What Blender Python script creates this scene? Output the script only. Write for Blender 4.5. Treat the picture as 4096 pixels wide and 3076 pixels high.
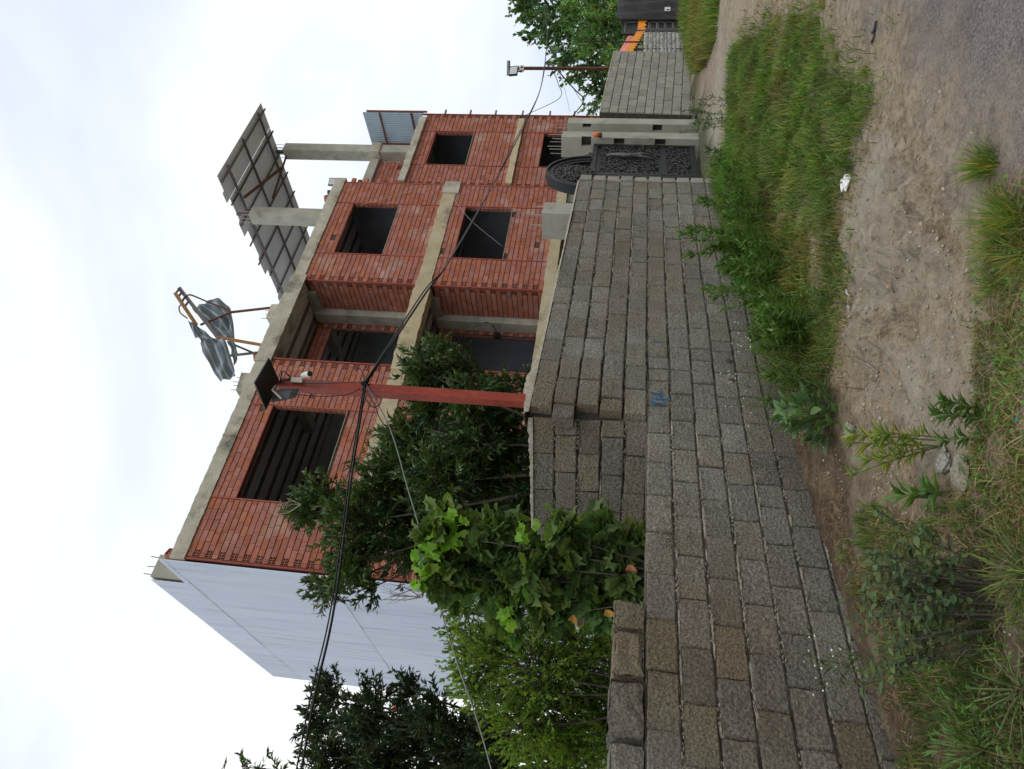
import bpy, math, random, zlib
import numpy as np
from mathutils import Vector, Matrix, Euler
random.seed(7); rng = np.random.default_rng(7)
S = bpy.context.scene
for o in list(bpy.data.objects): bpy.data.objects.remove(o)

# ------------------------------------------------------------------ camera (portrait photo stored lying on its side: camera rolled 90 degrees)
PITCH, ROLL, FPX = math.radians(7.67), math.radians(3.64), 2907.2
CAM = np.array([0, 0, 1.6])
_r0 = np.array([1, 0, 0.]); _u0 = np.array([0, -math.sin(PITCH), math.cos(PITCH)]); FW = np.array([0, math.cos(PITCH), math.sin(PITCH)])
RT = math.cos(ROLL)*_r0 + math.sin(ROLL)*_u0; UP = -math.sin(ROLL)*_r0 + math.cos(ROLL)*_u0
cd = bpy.data.cameras.new('camera'); cam = bpy.data.objects.new('camera', cd); S.collection.objects.link(cam)
cd.sensor_fit = 'HORIZONTAL'; cd.sensor_width = 36; cd.lens = 36*FPX/4096; cd.clip_end = 3000; cd.clip_start = .05
m = Matrix.Identity(4)
for i, v in enumerate((-UP, RT, -FW)):
    for j in range(3): m[j][i] = v[j]
for j in range(3): m[j][3] = CAM[j]
cam.matrix_world = m
S.camera = cam
# ------------------------------------------------------------------ sky, sun, exposure
w = bpy.data.worlds.new('World'); S.world = w; w.use_nodes = True
nt = w.node_tree; nt.nodes.clear(); N = nt.nodes.new; L = nt.links.new
SUN_EL, SUN_AZ = math.radians(58), math.radians(150)
sky = N('ShaderNodeTexSky'); sky.sky_type = 'NISHITA'; sky.sun_disc = False; sky.sun_elevation = SUN_EL; sky.sun_rotation = SUN_AZ; sky.dust_density = 3
b1 = N('ShaderNodeBackground'); b1.inputs[1].default_value = .1; L(sky.outputs[0], b1.inputs[0])
tc = N('ShaderNodeTexCoord'); mp = N('ShaderNodeMapping'); mp.inputs['Scale'].default_value = (1, 1, 1.9); mp.inputs['Rotation'].default_value = (.3, .2, .6); mp.inputs['Location'].default_value = (.4, .9, .1)
L(tc.outputs['Generated'], mp.inputs[0])
n1 = N('ShaderNodeTexNoise'); n1.inputs['Scale'].default_value = 1.15; n1.inputs['Detail'].default_value = 5; n1.inputs['Roughness'].default_value = .5; n1.inputs['Distortion'].default_value = .35
L(mp.outputs[0], n1.inputs['Vector'])
cr = N('ShaderNodeValToRGB'); e = cr.color_ramp.elements
e[0].position = .38; e[0].color = (.68, .76, .88, 1); e[1].position = .62; e[1].color = (1.0, 1.0, 1.0, 1)
x = cr.color_ramp.elements.new(.5); x.color = (.88, .93, .98, 1)
L(n1.outputs[0], cr.inputs[0])
b2 = N('ShaderNodeBackground'); b2.inputs[1].default_value = .98; L(cr.outputs[0], b2.inputs[0])
mx = N('ShaderNodeMixShader'); mx.inputs[0].default_value = .93; L(b1.outputs[0], mx.inputs[1]); L(b2.outputs[0], mx.inputs[2])
wo = N('ShaderNodeOutputWorld'); L(mx.outputs[0], wo.inputs[0])
sl = bpy.data.lights.new('sun', 'SUN'); sl.energy = .7; sl.angle = math.radians(25); sl.color = (1, .96, .9)
so = bpy.data.objects.new('sun', sl); S.collection.objects.link(so)
so.rotation_euler = (math.pi/2 - SUN_EL, 0, math.pi - SUN_AZ)
S.view_settings.view_transform = 'Standard'; S.view_settings.look = 'None'; S.view_settings.exposure = .25; S.view_settings.gamma = 1
S.render.engine = 'CYCLES'

# ------------------------------------------------------------------ helpers
def ray(x, y): return FW + (1538 - y)/FPX*RT - (x - 2048)/FPX*UP
def D(x, y, d): return CAM + ray(x, y)*d
def G(x, y, z=0.):
    d = ray(x, y); return CAM + d*((z - CAM[2])/d[2])
C = S.collection
def tag(o, label=None, cat=None, group=None, kind=None):
    if label: o['label'] = label
    if cat: o['category'] = cat
    if group: o['group'] = group
    if kind: o['kind'] = kind
    return o
def empty(name, loc, rz=0, ry=0):
    o = bpy.data.objects.new(name, None); C.objects.link(o); o.location = loc; o.rotation_euler = (0, ry, rz); o.empty_display_size = .2
    return o
def link(name, me, mat, parent=None, loc=(0, 0, 0), rot=(0, 0, 0), sc=None):
    o = bpy.data.objects.new(name, me); C.objects.link(o); o.location = loc; o.rotation_euler = rot
    if sc is not None: o.scale = sc
    if mat and not me.materials: me.materials.append(mat)
    if parent: o.parent = parent
    return o
class MB:
    def __init__(s): s.v = []; s.f = []; s.r = []
    def add(s, vs, fs, r=None):
        n = len(s.v); s.v += [tuple(map(float, q)) for q in vs]; s.f += [tuple(i + n for i in f) for f in fs]
        s.r += [random.random() if r is None else r]*len(vs); return s
    def box(s, a, b, r=None, j=0):
        vs = [(x, y, z) for x in (a[0], b[0]) for y in (a[1], b[1]) for z in (a[2], b[2])]
        if j: vs = [tuple(c + random.uniform(-j, j) for c in q) for q in vs]
        return s.add(vs, [(0, 1, 3, 2), (4, 6, 7, 5), (0, 4, 5, 1), (2, 3, 7, 6), (0, 2, 6, 4), (1, 5, 7, 3)], r)
    def bar(s, p, q, w, h=None, r=None, up=(0, 0, 1)):          # rectangular bar between two points
        p = np.array(p, float); q = np.array(q, float); d = q - p; d /= np.linalg.norm(d); h = h or w
        u = np.array(up, float); a = np.cross(d, u)
        if np.linalg.norm(a) < 1e-3: a = np.cross(d, (1, 0, 0))
        a /= np.linalg.norm(a); c = np.cross(a, d); vs = []
        for e in (p, q):
            for i, k in ((-1, -1), (1, -1), (1, 1), (-1, 1)): vs.append(e + a*w/2*i + c*h/2*k)
        return s.add(vs, [(0, 3, 2, 1), (4, 5, 6, 7), (0, 1, 5, 4), (1, 2, 6, 5), (2, 3, 7, 6), (3, 0, 4, 7)], r)
    def tube(s, pts, rad, n=6, r=None, cap=True):
        pts = [np.array(p, float) for p in pts]; k = len(pts); rad = [rad]*k if np.isscalar(rad) else rad
        vs = []; a = None
        for i in range(k):
            d = pts[min(i+1, k-1)] - pts[max(i-1, 0)]; d = d/(np.linalg.norm(d) + 1e-9)
            if a is None: a = np.cross(d, (0, 0, 1) if abs(d[2]) < .9 else (1, 0, 0))
            a = a - d*(a @ d); a = a/(np.linalg.norm(a) + 1e-9); c = np.cross(d, a)
            for t in range(n):
                th = 2*math.pi*t/n; vs.append(pts[i] + rad[i]*(math.cos(th)*a + math.sin(th)*c))
        fs = [(i*n+t, i*n+(t+1) % n, (i+1)*n+(t+1) % n, (i+1)*n+t) for i in range(k-1) for t in range(n)]
        if cap: fs += [tuple(range(n))[::-1], tuple((k-1)*n+t for t in range(n))]
        return s.add(vs, fs, r)
    def lathe(s, prof, n=16, c=(0, 0, 0), axis=2, r=None):      # prof: (radius, height)
        vs = []
        for rr, h in prof:
            for t in range(n):
                q = [rr*math.cos(2*math.pi*t/n), rr*math.sin(2*math.pi*t/n), h]
                q = q if axis == 2 else ([q[0], q[2], q[1]] if axis == 1 else [q[2], q[0], q[1]])
                vs.append([q[i] + c[i] for i in range(3)])
        k = len(prof)
        return s.add(vs, [(i*n+t, i*n+(t+1) % n, (i+1)*n+(t+1) % n, (i+1)*n+t) for i in range(k-1) for t in range(n)] + [tuple(range(n))[::-1], tuple((k-1)*n+t for t in range(n))], r)
    def holes(s, s0, s1, z0, z1, hs, y0, y1, r=None):           # wall slab y0..y1 with rectangular openings
        xs = sorted({s0, s1} | {h[0] for h in hs} | {h[1] for h in hs}); zs = sorted({z0, z1} | {h[2] for h in hs} | {h[3] for h in hs})
        xs = [q for q in xs if s0 <= q <= s1]; zs = [q for q in zs if z0 <= q <= z1]
        solid = lambda i, k: 0 <= i < len(xs)-1 and 0 <= k < len(zs)-1 and not any(h[0] <= (xs[i]+xs[i+1])/2 <= h[1] and h[2] <= (zs[k]+zs[k+1])/2 <= h[3] for h in hs)
        for i in range(len(xs)-1):
            for k in range(len(zs)-1):
                if not solid(i, k): continue
                a, b, c, d = xs[i], xs[i+1], zs[k], zs[k+1]
                s.add([(a, y0, c), (b, y0, c), (b, y0, d), (a, y0, d)], [(0, 1, 2, 3)], r); s.add([(a, y1, c), (b, y1, c), (b, y1, d), (a, y1, d)], [(3, 2, 1, 0)], r)
                if not solid(i-1, k): s.add([(a, y0, c), (a, y0, d), (a, y1, d), (a, y1, c)], [(0, 1, 2, 3)], r)
                if not solid(i+1, k): s.add([(b, y0, c), (b, y1, c), (b, y1, d), (b, y0, d)], [(0, 1, 2, 3)], r)
                if not solid(i, k-1): s.add([(a, y0, c), (a, y1, c), (b, y1, c), (b, y0, c)], [(0, 1, 2, 3)], r)
                if not solid(i, k+1): s.add([(a, y0, d), (b, y0, d), (b, y1, d), (a, y1, d)], [(0, 1, 2, 3)], r)
        return s
    def mesh(s, name, mat=None, smooth=False):
        me = bpy.data.meshes.new(name); me.from_pydata(s.v, [], s.f); me.update()
        at = me.attributes.new('rnd', 'FLOAT', 'POINT'); at.data.foreach_set('value', s.r)
        if mat: me.materials.append(mat)
        if smooth: me.polygons.foreach_set('use_smooth', [True]*len(me.polygons))
        return me
    def build(s, name, mat, parent=None, smooth=False, loc=(0, 0, 0), rot=(0, 0, 0), bevel=0):
        o = link(name, s.mesh(name, mat, smooth), mat, parent, loc, rot)
        if bevel:
            b = o.modifiers.new('b', 'BEVEL'); b.width = bevel; b.segments = 2; b.limit_method = 'ANGLE'
        return o

# ------------------------------------------------------------------ materials
MATS = {}
def mat(name, c1, c2=None, scale=4, rough=.85, bump=.3, bscale=40, bdist=.01, rvar=.25, c3=None, s3=1.2, f3=(.55, .7), metal=0, spec=.3, hue=0, sat=(.8, 1.12), stretch=None, fine=None, stripes=None, detail=6, wst=None):
    M = bpy.data.materials.new(name); M.use_nodes = True; t = M.node_tree; N = t.nodes.new; L = t.links.new
    P = t.nodes['Principled BSDF']; P.inputs['Roughness'].default_value = rough; P.inputs['Metallic'].default_value = metal; P.inputs['Specular IOR Level'].default_value = spec
    tc = N('ShaderNodeTexCoord'); oi = N('ShaderNodeObjectInfo'); at = N('ShaderNodeAttribute'); at.attribute_name = 'rnd'
    ad = N('ShaderNodeMath'); ad.operation = 'ADD'; L(oi.outputs['Random'], ad.inputs[0]); L(at.outputs['Fac'], ad.inputs[1])
    fr = N('ShaderNodeMath'); fr.operation = 'FRACT'; L(ad.outputs[0], fr.inputs[0])
    sc = N('ShaderNodeVectorMath'); sc.operation = 'SCALE'; sc.inputs[0].default_value = (37, 17, 29); L(fr.outputs[0], sc.inputs['Scale'])
    va = N('ShaderNodeVectorMath'); va.operation = 'ADD'; L(tc.outputs['Object'], va.inputs[0]); L(sc.outputs[0], va.inputs[1])
    vec = va.outputs[0]
    if stretch:
        mp = N('ShaderNodeMapping'); mp.inputs['Scale'].default_value = stretch; L(vec, mp.inputs[0]); vec = mp.outputs[0]
    def noise(s, d=detail, r=.6):
        n = N('ShaderNodeTexNoise'); n.inputs['Scale'].default_value = s; n.inputs['Detail'].default_value = d; n.inputs['Roughness'].default_value = r; L(vec, n.inputs['Vector']); return n.outputs[0]
    def ramp(f, a, b, ca=(0, 0, 0), cb=(1, 1, 1)):
        r = N('ShaderNodeValToRGB'); r.color_ramp.elements[0].position = a; r.color_ramp.elements[1].position = b
        r.color_ramp.elements[0].color = (*ca, 1); r.color_ramp.elements[1].color = (*cb, 1); L(f, r.inputs[0]); return r.outputs[0]
    def mix(fac, a, b, mode='MIX', f=None):
        k = N('ShaderNodeMix'); k.data_type = 'RGBA'; k.blend_type = mode
        if fac is not None: L(fac, k.inputs[0])
        else: k.inputs[0].default_value = f
        for q, i in ((a, 6), (b, 7)):
            if isinstance(q, tuple): k.inputs[i].default_value = (*q, 1)
            else: L(q, k.inputs[i])
        return k.outputs[2]
    col = ramp(noise(scale), .35, .65, c1, c2 or c1)
    if c3: col = mix(ramp(noise(s3), *f3), col, c3)
    if wst:
        ge = N('ShaderNodeNewGeometry'); wn = N('ShaderNodeTexNoise'); wn.inputs['Scale'].default_value = wst[1]; wn.inputs['Detail'].default_value = 4; L(ge.outputs['Position'], wn.inputs['Vector']); col = mix(ramp(wn.outputs[0], wst[2], wst[3]), col, wst[0])
    if fine:
        q = ramp(noise(fine[0], 4, .75), .4, .62, (fine[1],)*3, (2.05 - fine[1],)*3); col = mix(None, col, q, 'MULTIPLY', 1.0)
    mr = N('ShaderNodeMapRange'); mr.inputs[3].default_value = 1 - rvar; mr.inputs[4].default_value = 1 + rvar; L(fr.outputs[0], mr.inputs[0])
    hs = N('ShaderNodeHueSaturation'); L(col, hs.inputs['Color']); L(mr.outputs[0], hs.inputs['Value'])
    if hue:
        m2 = N('ShaderNodeMath'); m2.operation = 'MULTIPLY'; m2.inputs[1].default_value = 7.3; L(fr.outputs[0], m2.inputs[0])
        m3 = N('ShaderNodeMath'); m3.operation = 'FRACT'; L(m2.outputs[0], m3.inputs[0])
        m4 = N('ShaderNodeMapRange'); m4.inputs[3].default_value = .5 - hue; m4.inputs[4].default_value = .5 + hue; L(m3.outputs[0], m4.inputs[0]); L(m4.outputs[0], hs.inputs['Hue'])
        m5 = N('ShaderNodeMapRange'); m5.inputs[3].default_value = sat[0]; m5.inputs[4].default_value = sat[1]; L(m3.outputs[0], m5.inputs[0]); L(m5.outputs[0], hs.inputs['Saturation'])
    L(hs.outputs[0], P.inputs['Base Color'])
    h = noise(bscale, 6, .65)
    if stripes:
        wv = N('ShaderNodeTexWave'); wv.bands_direction = stripes[0]; wv.inputs['Scale'].default_value = stripes[1]; wv.inputs['Distortion'].default_value = .3; L(tc.outputs['Object'], wv.inputs['Vector'])
        ma = N('ShaderNodeMath'); ma.operation = 'MULTIPLY_ADD'; ma.inputs[1].default_value = stripes[2]; L(wv.outputs[1], ma.inputs[0]); L(h, ma.inputs[2]); h = ma.outputs[0]
    if bump:
        b = N('ShaderNodeBump'); b.inputs['Strength'].default_value = bump; b.inputs['Distance'].default_value = bdist; L(h, b.inputs['Height']); L(b.outputs[0], P.inputs['Normal'])
    MATS[name] = M; return M
def leafmat(name, c, trans=.35, rough=.5, spec=.35):
    M = bpy.data.materials.new(name); M.use_nodes = True; t = M.node_tree; N = t.nodes.new; L = t.links.new
    P = t.nodes['Principled BSDF']; P.inputs['Roughness'].default_value = rough; P.inputs['Specular IOR Level'].default_value = spec
    at = N('ShaderNodeAttribute'); at.attribute_name = 'tint'
    k = N('ShaderNodeMix'); k.data_type = 'RGBA'; k.blend_type = 'MULTIPLY'; k.inputs[0].default_value = 1; k.inputs[6].default_value = (*c, 1); L(at.outputs['Color'], k.inputs[7])
    L(k.outputs[2], P.inputs['Base Color'])
    if trans:
        T = N('ShaderNodeBsdfTranslucent'); k2 = N('ShaderNodeMix'); k2.data_type = 'RGBA'; k2.blend_type = 'MULTIPLY'; k2.inputs[0].default_value = 1; k2.inputs[7].default_value = (1.25, 1.3, .5, 1); L(k.outputs[2], k2.inputs[6]); L(k2.outputs[2], T.inputs[0])
        X = N('ShaderNodeMixShader'); X.inputs[0].default_value = trans; L(P.outputs[0], X.inputs[1]); L(T.outputs[0], X.inputs[2]); L(X.outputs[0], t.nodes['Material Output'].inputs[0])
    return M
m_brick = mat('brick', (.315, .102, .063), (.385, .138, .09), 5, .88, .5, 60, .006, .13, c3=(.38, .2, .145), s3=2.2, f3=(.58, .8), hue=.006, sat=(.85, 1.08), wst=((.43, .26, .2), 1.1, .57, .75), stripes=('Z', 14, .7))
m_hollow = mat('brick_hole', (.07, .022, .015), None, 5, .95, 0)  # brick colour darkened to paint the shade inside the cells
m_core = mat('brick_mortar', (.07, .035, .027), (.15, .09, .07), 12, .95, .6, 50, .01)
m_conc = mat('weathered_concrete', (.36, .33, .25), (.50, .46, .37), 2.5, .9, .6, 18, .02, .08, c3=(.10, .095, .075), s3=1.5, f3=(.54, .72), fine=(60, .8))
m_conc2 = mat('column_concrete', (.30, .29, .235), (.40, .385, .32), 2, .85, .35, 25, .008, .07, c3=(.2, .19, .15), s3=2.3, f3=(.56, .75))
m_concy = mat('stained_beam_concrete', (.42, .34, .2), (.5, .43, .29), 2.2, .9, .6, 18, .02, .08, c3=(.14, .12, .085), s3=1.7, f3=(.58, .75), fine=(60, .8))
m_ceil = mat('ceiling_block', (.36, .34, .33), (.44, .42, .4), 3, .9, .2, 30)
m_joist = mat('joist', (.10, .07, .06), (.15, .1, .085), 6, .9, .3, 30)
m_post = mat('red_oxide_steel', (.27, .055, .038), (.35, .085, .055), 6, .6, .1, 40, .003, .1)
m_polered = mat('red_pole_paint', (.27, .034, .018), (.34, .055, .028), 3, .45, .12, 60, .003, .05, c3=(.22, .1, .07), s3=4, f3=(.55, .8), fine=(25, .85))
m_block = mat('concrete_block', (.25, .226, .176), (.315, .286, .226), 5, .95, 1.0, 42, .06, .15, c3=(.185, .14, .092), s3=1.1, f3=(.55, .85), hue=.005, sat=(.65, 1.1), fine=(58, .62), wst=((.225, .18, .122), .55, .46, .7))
m_block2 = mat('pale_concrete_block', (.27, .25, .2), (.32, .3, .24), 5, .95, .8, 60, .015, .14, hue=.008, sat=(.6, 1.1), fine=(60, .72))
m_mortar = mat('mortar', (.27, .235, .175), (.38, .34, .26), 8, .95, 1, 55, .02, .15, fine=(70, .75))
m_wcore = mat('mortar_core', (.07, .06, .048), (.12, .1, .08), 10, .95, 1, 50, .02)
m_sheet = mat('white_sheet_metal', (.60, .65, .77), (.66, .71, .82), 1.2, .5, .05, 8, .002, .05, c3=(.36, .4, .51), s3=1.5, f3=(.52, .88), spec=.4, stretch=(3, 3, .25))
m_bsheet = mat('galvanised_sheet', (.34, .42, .48), (.4, .48, .55), 1.5, .45, .05, 8, .002, .05, metal=.3)
m_canopy = mat('canopy_underside', (.6, .62, .68), (.68, .7, .75), 1.5, .6, .06, 8, .003, .08)
m_purlin = mat('purlin_steel', (.11, .095, .1), (.15, .12, .12), 4, .6, .1, 30)
m_plaster = mat('grey_plaster', (.2, .215, .25), (.26, .275, .305), 2, .9, .2, 20)
m_dark = mat('dark_metal', (.018, .019, .022), (.03, .031, .035), 5, .45, .1, 30, spec=.5)
m_black = mat('black_cable', (.012, .012, .013), None, 4, .5, 0)
m_gate = mat('gate_paint', (.012, .013, .015), (.02, .021, .024), 5, .5, .05, 30, spec=.3)
m_gorn = mat('gate_ornament', (.025, .023, .022), (.07, .063, .058), 20, .4, .2, 60, metal=.2, spec=.5)
m_silver = mat('silver_paint', (.09, .09, .09), (.2, .2, .2), 15, .35, .2, 40, metal=.5)
m_white = mat('white_plastic', (.62, .6, .55), (.7, .68, .63), 5, .5, .1, 30)
m_orange = mat('orange_lens', (.75, .15, .02), None, 4, .3, 0)
m_glass = mat('lamp_glass', (.55, .57, .55), (.62, .64, .62), 4, .2, 0, spec=.6)
m_rebar = mat('rebar', (.09, .05, .035), (.13, .075, .05), 9, .8, .2, 60)
m_rebarp = mat('weathered_rebar', (.3, .26, .22), None, 9, .8, .2, 60)
m_yellow = mat('yellow_paint', (.34, .17, .03), (.27, .11, .035), 4, .55, .2, 40)
m_rust = mat('rusty_steel', (.12, .05, .035), (.2, .085, .05), 7, .8, .3, 40)
m_tarp = mat('striped_tarp', (.12, .15, .18), (.24, .285, .32), 2, .8, .6, 14, .03, .05, spec=.15)
m_tstripe = mat('tarp_stripe', (.42, .46, .48), None, 3, .8, .2, 12)
m_bark = mat('bark', (.06, .05, .04), (.11, .095, .075), 12, .95, .8, 40, .01)
m_twig = mat('dry_twig', (.22, .18, .13), (.3, .25, .18), 12, .95, .4, 40)
m_stem = mat('green_stem', (.10, .13, .045), (.14, .17, .06), 10, .8, .2, 40)
m_roofred = mat('red_roof_sheet', (.5, .13, .10), (.58, .18, .14), 2, .55, .1, 10, stripes=None)
m_fascia = mat('orange_fascia', (.72, .26, .02), (.65, .22, .02), 3, .5, .05, 10)
m_stone = mat('rough_stone', (.3, .29, .27), (.4, .39, .36), 6, .9, .8, 30, .03, .2)
m_doorb = mat('black_door', (.008, .008, .009), (.014, .014, .015), 5, .4, .05, 20)
m_doorline = mat('door_outline', (.28, .27, .25), None, 5, .5, 0)
m_fabric = mat('dark_screen', (.03, .03, .032), (.06, .06, .062), 3, .7, .3, 12, c3=(.13, .13, .13), s3=2.5, f3=(.6, .8))
m_blue = mat('blue_spray', (.02, .10, .22), (.03, .14, .28), 12, .8, .1, 60)
m_paper = mat('paper', (.78, .77, .75), (.7, .69, .67), 9, .8, .3, 30)
m_cabgrey = mat('grey_cable', (.25, .26, .25), None, 4, .6, 0)
m_dead = mat('dry_leaf', (.26, .1, .04), (.2, .06, .025), 9, .8, .3, 30)
m_yleaf = mat('yellow_leaf', (.36, .2, .03), (.26, .12, .02), 9, .7, .2, 30)
# ------------------------------------------------------------------ terrain
_tab = rng.random((256, 256))
def vnoise(x, y):
    x = np.asarray(x, float); y = np.asarray(y, float); xi = np.floor(x).astype(int); yi = np.floor(y).astype(int); fx = x - xi; fy = y - yi
    fx = fx*fx*(3-2*fx); fy = fy*fy*(3-2*fy); g = lambda a, b: _tab[a % 256, b % 256]
    return (g(xi, yi)*(1-fx) + g(xi+1, yi)*fx)*(1-fy) + (g(xi, yi+1)*(1-fx) + g(xi+1, yi+1)*fx)*fy
def fbm(x, y, o=4):
    return sum(vnoise(x*2**i + 17*i, y*2**i + 5*i)*.5**i for i in range(o))/sum(.5**i for i in range(o))
ROAD = np.array([(-3.5, -1.5), (-1.2, .6), (.35, 2.5), (1.35, 3.8), (2.7, 5.1), (4.4, 6.9), (6.9, 9.9), (10.4, 14.3), (14, 19), (24, 30), (70, 80)])
def road_dist(x, y):                                            # + to the road side of its edge
    x = np.asarray(x, float); y = np.asarray(y, float); best = np.full(x.shape, 1e9); sg = np.zeros(x.shape)
    for a, b in zip(ROAD[:-1], ROAD[1:]):
        d = b - a; l = d @ d; t = np.clip(((x-a[0])*d[0] + (y-a[1])*d[1])/l, 0, 1); px = x-a[0]-t*d[0]; py = y-a[1]-t*d[1]; q = np.hypot(px, py)
        s = np.sign(d[1]*(x-a[0]) - d[0]*(y-a[1])); up = q < best; best = np.where(up, q, best); sg = np.where(up, s, sg)
    return best*sg
def inpoly(x, y, P):
    r = np.zeros(np.shape(x), bool); n = len(P)
    for i in range(n):
        (x1, y1), (x2, y2) = P[i], P[(i+1) % n]
        with np.errstate(divide='ignore', invalid='ignore'):
            r ^= ((y1 > y) != (y2 > y)) & (x < (x2-x1)*(y-y1)/(y2-y1) + x1)
    return r
GRASS = [(4.91, 11.36), (5.19, 11.14), (4.53, 9.33), (4.19, 8.18), (3.49, 6.76), (2.96, 6.27), (2.75, 6.3), (2.37, 5.59), (2.14, 5.04), (2.0, 5.06), (1.84, 5.28), (1.6, 5.28), (1.5, 5.59), (1.22, 5.53), (1.0, 5.33), (.56, 5.29), (.3, 5.35), (.22, 5.56), (.2, 7.1), (.75, 7.95), (1.95, 10.1), (3.1, 11.6), (3.7, 12.1), (3.95, 11.33), (4.38, 11.27)]
def ground_z(x, y):
    x = np.asarray(x, float); y = np.asarray(y, float)
    rd = road_dist(x, y); k = np.clip(.55 - rd*.9, .12, 1)
    near = np.clip(1 - (np.hypot(x-1, y-5) - 25)/20, 0, 1)
    z = (fbm(x*1.3, y*1.3) - .5)*.09*k + (fbm(x*6, y*6, 4) - .5)*.06*k + (vnoise(x*22, y*22) - .5)*.014*k
    z = z + np.clip(1 - np.hypot((x-.75)/1.1, (y-4.5)/.9), 0, 1)*(.14*np.abs(fbm(x*4.2+y*2, y*9-x*4, 3)-.5)*4 - .05 + .11*(np.abs(fbm(x*7.5, y*7.5, 4)-.5)*4 - .4))
    z = z - np.clip(-x*.07, 0, .14)*np.clip(1 - (y-3)/6, 0, 1)
    z = z + .06*np.clip((1.2 - np.abs(rd + 2.0))/1.2, 0, 1)*np.clip((y-3.5)/3, 0, 1)
    return z*near
def axis(lo, a, b, hi, st):
    mid = np.arange(a, b, st); out = [b]; q = st
    while out[-1] < hi: q *= 1.35; out.append(out[-1] + q)
    inn = [a - st]; q = st
    while inn[-1] > lo: q *= 1.35; inn.append(inn[-1] - q)
    return np.array(inn[::-1] + list(mid) + out)
gx = axis(-900, -3.0, 8.0, 900, .036); gy = axis(-300, 2.4, 11.5, 1500, .036)
X, Y = np.meshgrid(gx, gy); Z = ground_z(X, Y); nx, ny = len(gx), len(gy)
def gridmesh(name, V, nx, ny, keep=None):
    idx = np.arange(nx*ny).reshape(ny, nx); F = np.stack([idx[:-1, :-1], idx[:-1, 1:], idx[1:, 1:], idx[1:, :-1]], -1).reshape(-1, 4)
    if keep is not None: F = F[keep.reshape(-1)]
    used = np.unique(F); rem = np.full(nx*ny, -1); rem[used] = np.arange(len(used)); F = rem[F]; V = V.reshape(-1, 3)[used]
    me = bpy.data.meshes.new(name); me.vertices.add(len(V)); me.vertices.foreach_set('co', V.ravel().astype(np.float32))
    me.loops.add(F.size); me.loops.foreach_set('vertex_index', F.ravel().astype(np.int32)); me.polygons.add(len(F))
    me.polygons.foreach_set('loop_start', np.arange(0, F.size, 4, dtype=np.int32)); me.polygons.foreach_set('loop_total', np.full(len(F), 4, np.int32))
    me.polygons.foreach_set('use_smooth', np.ones(len(F), bool)); me.update(); me.validate(); return me, used
def fattr(me, name, a):
    t = me.attributes.new(name, 'FLOAT', 'POINT'); t.data.foreach_set('value', np.asarray(a, np.float32).ravel())
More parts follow.
